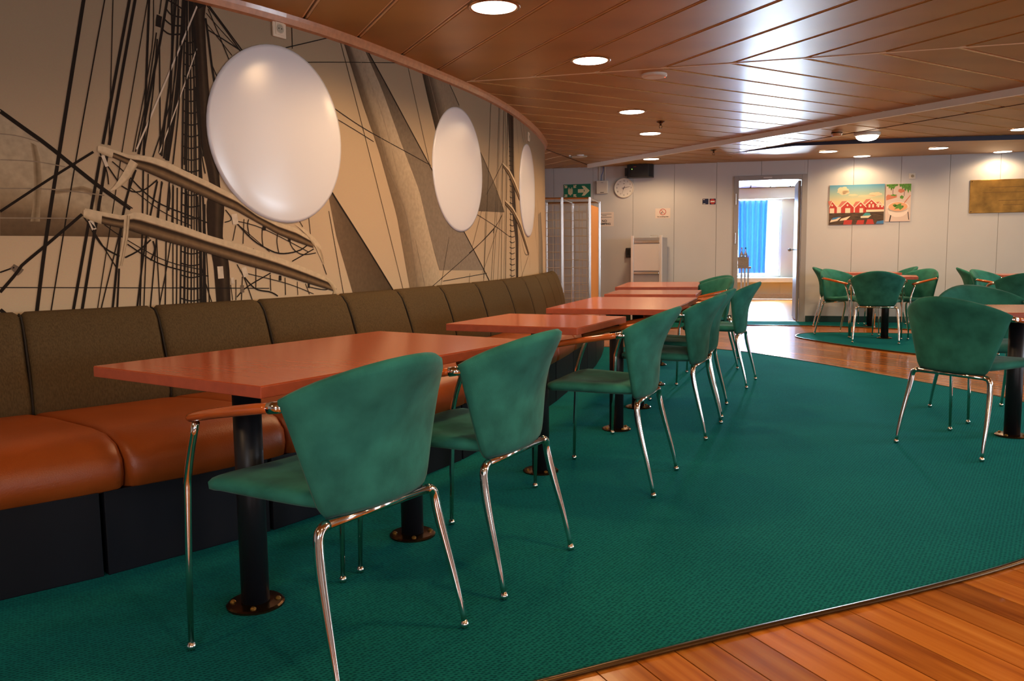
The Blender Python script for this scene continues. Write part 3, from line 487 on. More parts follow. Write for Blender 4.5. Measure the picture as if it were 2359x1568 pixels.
for i in range(-9, 9):
    a = i * 0.40 + 0.05; wl_box(a + 0.012, a + 0.388, NRV + 0.02, -0.12, NR_T - 0.018, NR_T).build('ceiling_panel', 'ceil_white', nc, loc=(0, 0, 0), bevel=0.004)
win = struct(empty('window_1', WP0, A_WALL)); wf = MB()
for (a, c, z0, z1) in ((W2U0, W2U0 + .05, W2Z0, W2Z1), (W2U1 - .05, W2U1, W2Z0, W2Z1), (W2U0 + .05, W2U1 - .05, W2Z0, W2Z0 + .05), (W2U0 + .05, W2U1 - .05, W2Z1 - .05, W2Z1)):
    wf.box(a, c, 5.96, 6.04, z0, z1)
wf.build('window_frame', 'print_white', win, bevel=0.004); MB().box(W2U0 + .05, W2U1 - .05, 5.997, 6.003, W2Z0 + .05, W2Z1 - .05).build('pane', 'glass', win)
# curtains
def curtain(u0, u1, label, ph):
    n, h = 60, 14; b = MB()
    for i in range(n + 1):
        t = i / n
        for j in range(h + 1):
            z = 0.56 + (2.10 - 0.56) * j / h; sq = 1 - 0.10 * (1 - j / h)
            u = u1 + (u0 - u1) * (1 - t) * 1.0; u = (u0 + u1) / 2 + (u - (u0 + u1) / 2) * sq
            v = 5.80 - 0.060 * math.sin(ph + t * 2 * math.pi * (5.5)) - 0.012 * math.sin(t * 41 + ph)
            b.v.append((u, v, z))
    for i in range(n):
        for j in range(h):
            a = i * (h + 1) + j; b.f.append((a, a + h + 1, a + h + 2, a + 1))
    b.m = [0] * len(b.f)
    o = b.build('curtain', 'curtain', None, smooth=True, loc=WP0, rot=A_WALL); m_ = o.modifiers.new('s', 'SOLIDIFY'); m_.thickness = 0.003
    tag(o, label, 'curtain', 'blue window curtains'); return o
curtain(-1.00, -0.38, 'blue curtain hanging beside the bright window gap beyond the doorway', 0.3)
curtain(-1.72, -1.04, 'blue curtain half hidden by the door frame, behind the wine crate', 1.4)

# ---- outer shell (side and rear walls with unseen windows for the fill light)
def wall_with_windows(name, p0, p1, wins, th, z0=0.0, z1=2.6):
    L = math.hypot(p1[0] - p0[0], p1[1] - p0[1]); a = math.atan2(p1[1] - p0[1], p1[0] - p0[0]); root = struct(empty(name, (p0[0], p0[1], 0), a)); x = 0.0
    for c, wdt, zb, zt in wins:
        MB().box(x, c - wdt / 2, 0, th, z0, z1).build('wall_board', 'wall_grey', root); MB().box(c - wdt / 2, c + wdt / 2, 0, th, z0, zb).build('wall_board', 'wall_grey', root)
        MB().box(c - wdt / 2, c + wdt / 2, 0, th, zt, z1).build('wall_board', 'wall_grey', root); x = c + wdt / 2
    MB().box(x, L, 0, th, z0, z1).build('wall_board', 'wall_grey', root); return root
wall_with_windows('wall_rear', (9.7, -3.5), (-4.6, -3.5), [(5.5, 1.5, 1.0, 1.95), (10.1, 1.5, 1.0, 1.95)], 0.12)
wall_with_windows('wall_right', (9.7, 10.62), (9.7, -3.5), [(5.42, 1.5, 1.0, 1.95), (9.22, 1.5, 1.0, 1.95)], 0.12)
struct(MB().box(-4.7, -4.6, -3.5, 14.6, -0.03, 2.6).build('wall_outer_port', 'wall_grey'))

# ---- ceiling: backing slab, separate panels, mitre seams
ce = struct(empty('ceiling'))
def slope(b): b.v = [(x, y, z + zc(y)) for x, y, z in b.v]; return b
bk = MB(); ys = [-3.7 + i * 1.0 for i in range(25)]
slope(bk.prism([(-4.8, -3.7), (10, -3.7), (10, 10.8), (0, 14.2), (-4.8, 14.8)], 0.020, 0.10)).build('ceiling_backing', 'ceil_back', ce)
S0 = (-0.304, 6.105); sd = (math.cos(R(-16.2)), math.sin(R(-16.2))); sn = (-sd[1], sd[0])
dA = R(-66.5); nA = (-math.sin(dA), math.cos(dA)); dB = R(33.5); nB = (-math.sin(dB), math.cos(dB))
S3 = (0.402, 10.317); d3 = Vector((0.724, 2.137, 0)).normalized(); n3 = (d3.y, -d3.x)        # right-hand side of the second mitre
ROOM = [(-4.6, -3.5), (9.7, -3.5), (9.7, 10.65), (0.0, 13.35), (-4.6, 14.65)]
def strips(zone, ang, offs, gap=0.012):
    dv = (math.cos(ang), math.sin(ang)); nv = (-dv[1], dv[0])
    for lo, hi in zip(offs[:-1], offs[1:]):
        q = [(nv[0] * c + dv[0] * t, nv[1] * c + dv[1] * t) for c, t in ((lo + gap / 2, -40), (hi - gap / 2, -40), (hi - gap / 2, 40), (lo + gap / 2, 40))]
        if area2(q) < 0: q.reverse()
        for i in range(len(zone)):
            a, c = zone[i], zone[(i + 1) % len(zone)]
            q = clip(q, a, (-(c[1] - a[1]), c[0] - a[0]))
            if len(q) < 3: break
        q = clean(q) if len(q) >= 3 else []
        if len(q) < 3 or abs(area2(q)) < 0.004: continue
        if area2(q) < 0: q.reverse()
        qi = inset(q, 0.011)
        b = MB(); b.prism(q, 0.0045, 0.02, 1)
        if len(qi) >= 3: b.prism(qi, 0.0, 0.0045, 0)
        slope(b).build('ceiling_panel', ['ceil_copper', 'ceil_lip'], ce)
t_k = [((0.795 + 0.3465 * k) - (S0[0] * nA[0] + S0[1] * nA[1]) + 0.0) / (sd[0] * nA[0] + sd[1] * nA[1]) for k in range(-22, 24)]
# near panels: their joints meet the mitre at the same points as the far panels'
sA = [S0[0] * nA[0] + S0[1] * nA[1] + t * (sd[0] * nA[0] + sd[1] * nA[1]) for t in t_k]
sB = [S0[0] * nB[0] + S0[1] * nB[1] + t * (sd[0] * nB[0] + sd[1] * nB[1]) for t in t_k][::-1]
zoneA = clip(ROOM, (S0[0] - sn[0] * 0.006, S0[1] - sn[1] * 0.006), (-sn[0], -sn[1]))
zoneB = clip(clip(ROOM, (S0[0] + sn[0] * 0.006, S0[1] + sn[1] * 0.006), sn), S3, n3)
zoneC = clip(clip(ROOM, (S0[0] + sn[0] * 0.006, S0[1] + sn[1] * 0.006), sn), (S3[0] - n3[0] * 0.01, S3[1] - n3[1] * 0.01), (-n3[0], -n3[1]))
strips(zoneA, dA, sA); strips(zoneB, dB, sB); strips(zoneC, R(-66.5), [2.0 + 0.3465 * i for i in range(16)])
def trim_line(name, a, c, half, z0, z1, m):
    dx, dy = c[0] - a[0], c[1] - a[1]; L = math.hypot(dx, dy); nx, ny = -dy / L * half, dx / L * half
    b = MB(); b.prism([(a[0] - nx, a[1] - ny), (c[0] - nx, c[1] - ny), (c[0] + nx, c[1] + ny), (a[0] + nx, a[1] + ny)], z0, z1)
    return struct(slope(b).build(name, m))
trim_line('trim_3', S0, (S0[0] + sd[0] * 9.6, S0[1] + sd[1] * 9.6), 0.006, -0.003, 0.01, 'ceil_lip')
trim_line('trim_4', S3, (1.16, 12.56), 0.008, -0.003, 0.01, 'ceil_back')
# pale glossy rail below the ceiling joint
trim_line('trim_5', (1.16, 12.46), (4.92, 4.60), 0.020, -0.056, 0.002, 'strip_metal')
trim_line('trim_6', (3.13, 10.73), (5.30, 5.30), 0.006, -0.004, 0.004, 'ceil_back')
# soffit with the navy front edge, by the end wall
sof = [(2.95, 11.15, 0.0), (3.42, 10.12, -0.030), (4.16, 9.80, -0.046), (5.81, 9.56, -0.050), (9.6, 9.0, -0.050)]
b = MB(); nS = len(sof)
for x, y, dz in sof: b.v.append((x, y, zc(y) + dz))
for (u, dz) in ((-1.1, 0.0), (-0.6, -0.004), (0.2, -0.006), (1.6, -0.006), (5.6, -0.006)):
    p = bw(u, 0.0); b.v.append((p.x, p.y, zc(p.y) + dz))
b.f = [(i, i + 1, nS + i + 1, nS + i) for i in range(nS - 1)]; b.m = [0] * len(b.f)
so = struct(b.build('ceiling_soffit', 'ceil_copper')); sm_ = so.modifiers.new('s', 'SOLIDIFY'); sm_.thickness = 0.004; sm_.offset = 1
b = MB()
for x, y, dz in sof: b.v += [(x, y - 0.004, zc(y) + dz - 0.001), (x, y - 0.004, zc(y) + 0.002)]
b.f = [(2 * i, 2 * i + 2, 2 * i + 3, 2 * i + 1) for i in range(nS - 1)]; b.m = [0] * len(b.f)
o = struct(b.build('trim_8', 'navy_band')); m_ = o.modifiers.new('s', 'SOLIDIFY'); m_.thickness = 0.004

# ---- mural wall: a long convex wall with a printed sailing ship
def curve_eval(P):
    seg = [0.0]
    for a, c in zip(P[:-1], P[1:]): seg.append(seg[-1] + math.hypot(c[0] - a[0], c[1] - a[1]))
    return seg
WC = smooth_closed(WALL_CURVE, 8, False); WS = curve_eval(WC); W_LEN = WS[-1]
def wpos(s, d=0.0):
    s = max(0.0, min(W_LEN - 1e-4, s)); i = max(0, min(len(WS) - 2, int(s / W_LEN * (len(WS) - 1))))
    while i < len(WS) - 2 and WS[i + 1] < s: i += 1
    while i > 0 and WS[i] > s: i -= 1
    t = (s - WS[i]) / (WS[i + 1] - WS[i]); a, c = WC[i], WC[i + 1]
    def tan(j):
        p, q = WC[max(0, j - 2)], WC[min(len(WC) - 1, j + 2)]; L = math.hypot(q[0] - p[0], q[1] - p[1]); return ((q[0] - p[0]) / L, (q[1] - p[1]) / L)
    t0, t1 = tan(i), tan(i + 1); tx, ty = t0[0] + (t1[0] - t0[0]) * t, t0[1] + (t1[1] - t0[1]) * t; L = math.hypot(tx, ty); tx /= L; ty /= L
    return Vector((a[0] + (c[0] - a[0]) * t + ty * d, a[1] + (c[1] - a[1]) * t - tx * d, 0)), Vector((tx, ty, 0)), Vector((ty, -tx, 0))
def wpt(s, z, d=0.0): p = wpos(s, d)[0]; return (p.x, p.y, z)
b = MB(); b.uv = []; NSG = 164
for i in range(NSG + 1):
    s = W_LEN * i / NSG
    for d in (0.0, -0.12):
        p = wpos(s, d)[0]
        for z in (-0.03, zc(p.y) + 0.02): b.v.append((p.x, p.y, z)); b.uv.append((s, z))
for i in range(NSG):
    a, c = i * 4, (i + 1) * 4
    b.f += [(a, c, c + 1, a + 1), (a + 3, c + 3, c + 2, a + 2), (a + 1, c + 1, c + 3, a + 3)]
b.f += [(0, 1, 3, 2), (NSG * 4, NSG * 4 + 2, NSG * 4 + 3, NSG * 4 + 1)]; b.m = [0] * len(b.f)
mw = struct(b.build('wall_left', 'mural_sky'))
mw['label'] = 'convex wall printed with a sepia photograph of masts and furled sails'
INK = [(0.022, 0.015, 0.010), (0.30, 0.225, 0.15), (0.72, 0.60, 0.45), (0.20, 0.145, 0.10)]
def pp(t): a = [int(x) / 1000 for x in t.split(',')]; return list(zip(a[0::2], a[1::2]))
def resample(P, n):
    seg = curve_eval(P); out = []; j = 0
    for k in range(n):
        t = seg[-1] * k / (n - 1)
        while j < len(seg) - 2 and seg[j + 1] < t: j += 1
        u = (t - seg[j]) / max(1e-9, seg[j + 1] - seg[j]); out.append((P[j][0] + (P[j + 1][0] - P[j][0]) * u, P[j][1] + (P[j + 1][1] - P[j][1]) * u))
    return out
def mixc(st, t):
    for (a, ca), (c, cc) in zip(st[:-1], st[1:]):
        if t <= c: k = (t - a) / max(1e-6, c - a); return tuple(ca[i] + (cc[i] - ca[i]) * k for i in range(3))
    return st[-1][1]
pr = MB(); layer = 0.0012
def print_strips(top):
  global layer
  for A_, B_, rows, st, sb, tp in MURAL_STRIPS:
    if tp != top: continue
    sb = sb or st; layer += 0.00006; A2, B2 = resample(pp(A_), rows), resample(pp(B_), rows); cols = sorted(set([k / 8 for k in range(9)] + [a for a, _ in st] + [a for a, _ in sb])); o0 = len(pr.v); nc_ = len(cols)
    for i in range(rows):
        r_ = i / (rows - 1)
        for c in cols:
            s = A2[i][0] + (B2[i][0] - A2[i][0]) * c; z = A2[i][1] + (B2[i][1] - A2[i][1]) * c
            z = min(z, zc(wpos(s)[0].y)); pr.v.append(wpt(s, z, layer)); ca, cb_ = mixc(st, c), mixc(sb, c); pr.c.append(tuple(ca[k] + (cb_[k] - ca[k]) * r_ for k in range(3)))
    for i in range(rows - 1):
        for j in range(nc_ - 1):
            a = o0 + i * nc_ + j; pr.f.append((a, a + nc_, a + nc_ + 1, a + 1))
print_strips(0)
layer += 0.0003
for ent in MURAL_LINES.split(';'):
    wd, ci, ps = ent.split('|'); P = pp(ps); wd = int(wd) / 1000 * 0.5; ci = int(ci); L = curve_eval(P)[-1]; n = max(2, int(L / 0.05) + 1) if len(P) < 3 else max(len(P) * 3, int(L / 0.05) + 1); layer += 0.000002
    P = smooth_closed(P, 4, False) if len(P) > 2 else P; P = resample(P, n); o0 = len(pr.v)
    for i, (s, z) in enumerate(P):
        a, c = P[max(0, i - 1)], P[min(n - 1, i + 1)]; dx, dz = c[0] - a[0], c[1] - a[1]; q = math.hypot(dx, dz) or 1e-6
        for sg in (-1, 1):
            s2, z2 = s - dz / q * wd * sg, z + dx / q * wd * sg; z2 = min(z2, zc(wpos(s2)[0].y)); pr.v.append(wpt(s2, z2, layer)); pr.c.append(INK[ci])
    pr.f += [(o0 + 2 * i, o0 + 2 * i + 2, o0 + 2 * i + 3, o0 + 2 * i + 1) for i in range(n - 1)]
layer += 0.0002
print_strips(1)
pr.m = [0] * len(pr.f)
po = pr.build('mural_print', 'ink', mw); po['kind'] = 'stuff'; po['label'] = 'printed masts, yards, ropes and sails'
# wooden cornice along the top of the mural wall
b = MB(); NS2 = 120
for i in range(NS2 + 1):
    s = W_LEN * i / NS2
    for d, dz in ((0.0, -0.052), (0.022, -0.046), (0.030, -0.020), (0.034, 0.0), (0.0, 0.0)):
        p = wpos(s, d)[0]; b.v.append((p.x, p.y, zc(p.y) + dz))
for i in range(NS2):
    for j in range(4): a = i * 5 + j; b.f.append((a, a + 5, a + 6, a + 1))
b.f += [(0, 1, 2, 3, 4), tuple(NS2 * 5 + k for k in (4, 3, 2, 1, 0))]; b.m = [0] * len(b.f)
struct(b.build('trim_1', 'cornice_wood'))

_wb = [tuple(wpos(s_, 0.012)[0][:2]) for s_ in [W_LEN * (1 - i / 60) for i in range(0, 61)] if wpos(s_)[0].y < 9.35]
carpet_poly = edge_pts + _wb + [(-4.3, 1.2)]
carpet('carpet', carpet_poly, 'wide dark green carpet with a curved edge under the bench tables', edge_pts)
mat('well_cream', (0.42, 0.36, 0.25), 0.4)  # socket cream darkened, shade of the recess put into the colour
# ================================================================ on the mural wall
def wall_disc(s0, z0, r, label):
    b = MB(); n = 64; rings = [0.0, 0.4, 0.75, 0.965, 1.0, 1.0]; dep = [0.010, 0.010, 0.010, 0.010, 0.007, 0.0006]
    b.v.append(wpt(s0, z0, dep[0]))
    for rr, d in list(zip(rings, dep))[1:]:
        for k in range(n): a = 2 * math.pi * k / n; b.v.append(wpt(s0 + r * rr * math.cos(a), z0 + r * rr * math.sin(a), d))
    b.f = [(0, 1 + k, 1 + (k + 1) % n) for k in range(n)]
    for q in range(4): o0 = 1 + q * n; b.f += [(o0 + k, o0 + n + k, o0 + n + (k + 1) % n, o0 + (k + 1) % n) for k in range(n)]
    b.m = [0] * len(b.f); o = b.build('round_wall_panel', 'white_gloss', None, smooth=True)
    return tag(o, label, 'wall panel', 'white round panels on the mural')
wall_disc(3.400, 1.660, 0.440, 'large white round panel on the mural, beside the printed mast and furled yards')
wall_disc(5.340, 1.650, 0.440, 'white round panel on the mural between the printed dark sails')
wall_disc(7.420, 1.645, 0.440, 'narrow-looking white round panel at the far end of the mural')
def wall_local(name, s, z, d=0.0):
    p, t, n = wpos(s, d); o = empty(name, (p.x, p.y, z), math.atan2(t.y, t.x)); return o        # local x along the wall, -y into the room
def socket_parts(o, w_=0.086, m='socket_cream'):
    MB().box(-w_ / 2, w_ / 2, -0.011, 0, -w_ / 2, w_ / 2).build('plate', m, o, bevel=0.004)
    MB().box(-w_ * .33, w_ * .33, -0.0145, -0.011, -w_ * .36, w_ * .36).build('insert', m, o, bevel=0.0015)
    b = MB(); n = 28; vs = []
    for r_, y in ((0.0215, -0.0145), (0.0245, -0.0165), (0.0235, -0.0165), (0.0205, -0.008)): vs += [(r_ * math.cos(2 * math.pi * k / n), y, r_ * math.sin(2 * math.pi * k / n)) for k in range(n)]
    b.add(vs, [(q * n + k, q * n + (k + 1) % n, (q + 1) * n + (k + 1) % n, (q + 1) * n + k) for q in range(3) for k in range(n)]); b.build('well_rim', m, o, smooth=True)
    MB().cyl((0, -0.0150, 0), 0.0205, 0.004, 24, 'y').build('well', 'well_cream', o)
    for x in (-0.009, 0.009): MB().cyl((x, -0.0165, 0), 0.0027, 0.004, 10, 'y').build('pin_hole', 'dark_hole', o)
sk = tag(wall_local('wall_socket', 3.400, 2.183, 0.001), 'cream power socket on the mural above the largest white round panel', 'socket'); socket_parts(sk)
sk = tag(wall_local('wall_socket', 7.47, 2.16, 0.001), 'cream power socket at the far end of the mural, under the cornice', 'socket'); socket_parts(sk)

# ================================================================ curved bench in sections
BS = [0.95, 1.53, 2.115, 2.62, 3.13, 3.68, 4.21, 4.76, 5.33, 5.93, 6.53, 7.13, 7.73, 8.33, 8.95]
def dfront(s):
    t = max(0.0, min(1.0, (s - 2.3) / 3.6)); return 0.955 - 0.255 * t
def lean(s): return 0.17 * max(0.0, min(1.0, (4.6 - s) / 2.0))
def loft(prof_of_s, s0, s1, n, puff, m, name, par, gap=0.004):
    b = MB(); K = None
    for i in range(n + 1):
        t = i / n; e = 0.5 - 0.5 * math.cos(math.pi * t); t = 0.6 * e + 0.4 * t; s = s0 + gap + (s1 - s0 - 2 * gap) * t
        edge = min(t, 1 - t) * (s1 - s0); k = max(0.0, 1 - edge / puff); sh = 1 - math.sqrt(max(0.0, 1 - k * k))
        pts = prof_of_s(s); K = len(pts); cd, cz = sum(p[0] for p in pts) / K, sum(p[1] for p in pts) / K
        for d, z in pts:
            L = math.hypot(d - cd, z - cz) or 1; q = max(0.0, L - puff * 0.62 * sh) / L
            dd = cd + (d - cd) * q; b.v.append(wpt(s + lean(s) * max(0.0, dd - 0.25), cz + (z - cz) * q, dd))
    for i in range(n):
        for j in range(K): a = i * K + j; c = i * K + (j + 1) % K; b.f.append((a, c, c + K, a + K))
    b.f += [tuple(range(K))[::-1], tuple(range(n * K, n * K + K))]; b.m = [0] * len(b.f)
    return b.build(name, m, par, smooth=True)
back_prof = [(0.035, 0.40), (0.03, 0.60), (0.03, 0.79), (0.045, 0.825), (0.08, 0.843), (0.115, 0.835), (0.145, 0.80), (0.175, 0.73), (0.205, 0.64), (0.228, 0.55), (0.238, 0.47), (0.225, 0.42), (0.15, 0.40)]
def seat_prof(s):
    D = dfront(s); return [(0.06, 0.30), (0.06, 0.42), (0.14, 0.445), (0.30, 0.462), (0.48, 0.474), (D - 0.20, 0.474), (D - 0.10, 0.462), (D - 0.035, 0.432), (D, 0.385), (D + 0.006, 0.335), (D - 0.004, 0.290), (D - 0.05, 0.272), (0.3, 0.275)]
where = ['', 'leather bench section at the left edge, brown back and orange seat', 'bench section at the near corner of the first table, orange seat fully seen', 'bench section behind the nearest table, under the printed mast',
         'bench section behind the nearest table, under the largest white disc', 'brown-backed bench section at the far end of the nearest table', 'bench section behind the gap between first and second table', 'bench section behind the second table, under printed sails',
         'bench section behind the second table, under the middle white disc', 'brown bench section just before the third table', 'bench section behind the front of the third table', 'bench section behind the third table, under the last white disc', 'narrow-looking bench section third from its far end', 'bench section next to the end piece of the bench', 'rounded end section of the brown bench beside the wire rack']
for i in range(len(BS) - 1):
    s0, s1 = BS[i], BS[i + 1]
    p, t, n = wpos((s0 + s1) / 2)
    root = empty('bench_section', (0, 0, 0))
    tag(root, where[i] if where[i] else 'bench section outside the picture beyond the left edge', 'bench', 'sections of the curved wall bench')
    loft(lambda s: back_prof, s0, s1, 16, 0.022, 'bench_fabric', 'back_cushion', root)
    loft(seat_prof, s0, s1, 16, 0.034, 'bench_leather', 'seat_cushion', root)
    b = MB(); g = 0.006
    q0, q1 = wpt(s0 + g + 0.4 * lean(s0) * 0.75, 0, dfront(s0) - 0.015), wpt(s1 - g + 0.4 * lean(s1) * 0.75, 0, dfront(s1) - 0.015); r0, r1 = wpt(s0 + g, 0, 0.05), wpt(s1 - g, 0, 0.05)
    b.prism([q0[:2], q1[:2], r1[:2], r0[:2]], 0.0, 0.285); b.build('plinth', 'plinth_navy', root, bevel=0.003)
    c0, c1 = wpos(s0 + 0.001, 0.236), None
    sp_ = [(wpos(s0, d)[0].x, wpos(s0, d)[0].y, z) for d, z in [(0.10 + (d_ - 0.10) * 0.955, 0.62 + (z_ - 0.62) * 0.955) for d_, z_ in back_prof[2:12]]]
    MB().tube(sp_, 0.004, 6).build('piping', 'seam_dark', root, smooth=True)

# ================================================================ tables
def column_parts(root, x, y, top):
    MB().lathe([(0.0415, 0.010), (0.0415, top)], 28, (x, y, 0)).build('leg', 'black_steel', root, smooth=False).data.polygons.foreach_set('use_smooth', [True] * 28 + [False] * 2)
    bs = MB().lathe([(0.086, 0.0), (0.086, 0.006), (0.080, 0.010), (0.05, 0.012)], 32, (x, y, 0)).build('base_plate', 'bronze', root)
    for k in range(4):
        a = R(45 + 90 * k); MB().lathe([(0.009, 0.010), (0.009, 0.014), (0.005, 0.018)], 10, (x + 0.066 * math.cos(a), y + 0.066 * math.sin(a), 0)).build('bolt', 'brass', bs)
def table(cx, cy, ang, l, w_, legs, label, top=0.735, th=0.032, group='restaurant tables'):
    root = tag(empty('dining_table', (cx, cy, 0), ang), label, 'table', group)
    MB().box(-l / 2, l / 2, -w_ / 2, w_ / 2, top - th, top - 0.0025).build('table_top', 'table_edge', root, bevel=0.002)
    MB().box(-l / 2 + 0.002, l / 2 - 0.002, -w_ / 2 + 0.002, w_ / 2 - 0.002, top - 0.0025, top).build('veneer', 'table_wood', root)
    for x in legs:
        column_parts(root, x, 0, top - th - 0.01)
        MB().box(x - 0.14, x + 0.14, -0.022, 0.022, top - th - 0.012, top - th).build('bracket', 'black_steel', root); MB().box(x - 0.022, x + 0.022, -0.20, 0.20, top - th - 0.014, top - th).build('bracket', 'black_steel', root)
    return root
def corner_table(x, y, ang, l, w_, **k):
    c, s = math.cos(ang), math.sin(ang); return (x + c * l / 2 - s * w_ / 2, y + s * l / 2 + c * w_ / 2, ang, l, w_)
BIG = 1.2286
table(*corner_table(-0.6183, 2.0067, 0.9788, BIG, 0.7478), (-0.365, 0.363), 'nearest long red-brown table with two black columns, beside the bench')
table(*corner_table(0.276, 3.4829, 1.1183, 0.6631, 0.6417), (0.0,), 'small square table on one column, second along the bench')
table(0.735, 5.20, R(71.2), BIG, 0.72, (-0.365, 0.363), 'long red-brown table on two columns, third along the bench')
table(1.125, 6.50, R(73.8), 0.70, 0.68, (0.0,), 'small square table fourth along the bench, just beyond the third table')
table(1.44, 8.00, R(76), BIG, 0.73, (-0.365, 0.363), 'farthest long table along the bench, in front of the steel bin')
table(2.80, 4.56, R(-10), 0.66, 0.66, (0.0,), 'table cut by the right edge between two green chairs', top=0.716)
table(4.40, 9.72, R(-24), 0.65, 0.65, (0.0,), 'small table hidden behind the chair seen from the back, on the oval carpet')
table(4.90, 11.28, R(-15), 0.65, 0.65, (0.0,), 'small table close to the end wall under the red houses picture')
table(6.05, 9.75, R(-15), 0.65, 0.65, (0.0,), 'small table at the right edge under the brass plaque')
# ================================================================ chairs
def chair_meshes():
    P = []
    def backfn(u, v):                                     # u across, v up
        t = (v + 1) / 2
        hw = 0.186 + 0.096 * t
        if t < 0.12: hw *= 1 - 0.07 * ((0.12 - t) / 0.12) ** 2
        zt = 0.806 - 0.076 * u * u - 0.010 * abs(u) ** 9
        z = 0.415 + t * (zt - 0.415)
        yc = 0.066 - 0.018 * t - 0.108 * max(0.0, (t - 0.30) / 0.70) ** 2.2; ye = 0.100 + 0.024 * t
        y = yc + (ye - yc) * abs(u) ** 1.8
        return (u * hw, y, z)
    P.append(('backrest', pillow(backfn, 0.042, 18, 14, 7, 0.34).mesh('chair_backrest', 'suede', True), None))
    def seatfn(u, v):
        t = (v + 1) / 2
        hw = 0.178 + 0.078 * (t ** 0.8)
        e = 1.0
        if t > 0.86: e = 1 - 0.30 * ((t - 0.86) / 0.14) ** 3
        y = 0.092 + 0.438 * t - 0.035 * abs(u) ** 3 * t
        z = 0.440 + 0.012 * t + 0.014 * u * u - 0.020 * max(0.0, (t - 0.8) / 0.2) ** 2
        return (u * hw * e, y, z)
    P.append(('seat', pillow(seatfn, 0.052, 14, 14, 5, 0.35).mesh('chair_seat', 'suede', True), None))
    def bez(pts, n=14):
        out = []
        for k in range(n + 1):
            q = [Vector(p) for p in pts]; t = k / n
            while len(q) > 1: q = [a * (1 - t) + b * t for a, b in zip(q[:-1], q[1:])]
            out.append(q[0])
        return out
    for sx in (-1, 1):
        rl = bez([(sx * 0.2375, 0.0, 0.012), (sx * 0.236, 0.020, 0.14), (sx * 0.222, 0.075, 0.29), (sx * 0.214, 0.080, 0.372)], 12)
        rl += bez([(sx * 0.214, 0.080, 0.372), (sx * 0.211, 0.081, 0.404), (sx * 0.182, 0.082, 0.404)], 6)[1:]
        b = MB().tube(rl, [0.0080 + 0.0055 * min(1, i / 9) for i in range(len(rl))], 12)
        P.append(('leg', b.mesh('chair_rear_leg', 'chrome', True), (sx * 0.2375, 0.0)))
        fl_ = [Vector((sx * 0.275, 0.530, 0.012)), Vector((sx * 0.274, 0.524, 0.22)), Vector((sx * 0.272, 0.513, 0.455))] + bez([(sx * 0.272, 0.512, 0.466), (sx * 0.273, 0.495, 0.54), (sx * 0.276, 0.455, 0.632)], 6)
        b = MB().tube(fl_, [0.0072, 0.009, 0.0105, 0.0105, 0.0102, 0.010, 0.010, 0.010, 0.010, 0.010], 12)
        P.append(('leg', b.mesh('chair_front_leg', 'chrome', True), (sx * 0.275, 0.530)))
        ap = bez([(sx * 0.268, 0.486, 0.640), (sx * 0.284, 0.440, 0.652), (sx * 0.300, 0.330, 0.674), (sx * 0.298, 0.230, 0.690), (sx * 0.281, 0.150, 0.700)], 16)
        ar = [0.0150] + [0.0170] * 14 + [0.0160, 0.0148]
        P.append(('armrest', MB().tube(ap, ar, 12, flat=0.80).mesh('chair_armrest', 'arm_wood', True), ('F', MB().tube([(sx * 0.2822, 0.156, 0.6993), (sx * 0.2775, 0.140, 0.7008), (sx * 0.270, 0.122, 0.702)], [0.0152, 0.0146, 0.013], 12).mesh('chair_ferrule', 'chrome', True))))
    P.append(('back_bar', MB().tube([(-0.186, 0.082, 0.404), (0.186, 0.082, 0.404)], 0.0118, 12).mesh('chair_bar', 'chrome', True), None))
    return P
CHAIR = chair_meshes()
FOOT = MB().lathe([(0.004, 0.0), (0.0105, 0.003), (0.0135, 0.010), (0.0125, 0.017), (0.008, 0.023), (0.006, 0.026)], 14).mesh('chair_foot', 'chrome', True)
def chair(x, y, th, label, group):
    root = tag(empty('dining_chair', (x, y, 0), th), label, 'chair', group)
    for nm, me, ex in CHAIR:
        o = bpy.data.objects.new(nm, me); COL.objects.link(o); o.parent = root
        if nm == 'leg': f = bpy.data.objects.new('foot', FOOT); COL.objects.link(f); f.parent = o; f.location = (ex[0], ex[1], 0)
        if nm == 'armrest': f = bpy.data.objects.new('ferrule', ex[1]); COL.objects.link(f); f.parent = o
    return root
GA, GB = 'green chairs along the bench tables', 'green chairs around the far tables'
chair(-0.2796, 2.0461, 0.9578, 'green suede chair nearest the camera, at the first long table', GA)
chair(0.0836, 2.6369, 1.0587, 'second green chair from the camera, at the far half of the first table', GA)
chair(0.6917, 3.6786, 1.1715, 'third green chair, pulled up to the small second table', GA)
chair(1.1719, 4.7494, 1.149, 'fourth green chair along the bench, near half of the third table', GA)
chair(1.3901, 5.3622, 1.2517, 'fifth green chair, half hidden behind the fourth at the third table', GA)
chair(1.885, 6.46, 1.145, 'dark green chair standing free before the doorway reflection, at the fourth table', GA)
chair(1.93, 7.52, R(108), 'green chair showing its inside, near end of the farthest bench table', GA)
chair(2.10, 8.20, R(114), 'green chair farthest along the bench, at the end of the last table', GA)
chair(2.197, 4.205, R(-61), 'large teal chair alone at right on the carpet, back towards the camera', 'green chairs at the right-hand table')
chair(3.01, 5.42, R(180), 'chair at right whose rounded back top rises behind the cut table', 'green chairs at the right-hand table')
chair(4.05, 9.16, R(-23.5), 'chair seen squarely from behind on the oval carpet', GB)
chair(3.976, 10.37, R(-150), 'chair left of the far table, turned right, seat lit', GB)
chair(4.985, 9.955, R(110), 'chair right of the far table, turned left towards it', GB)
chair(4.27, 11.58, R(-118), 'chair mostly hidden behind the left chair of the far table, by the wall', GB)
chair(5.42, 11.20, R(80), 'chair mostly hidden behind the right chair of the far table, by the wall', GB)
chair(5.25, 9.34, R(-146), 'chair with lit inside beneath the brass plaque, wooden arm towards us', GB)
chair(5.62, 10.35, R(-115), 'chair behind the lit chair beneath the brass plaque', GB)
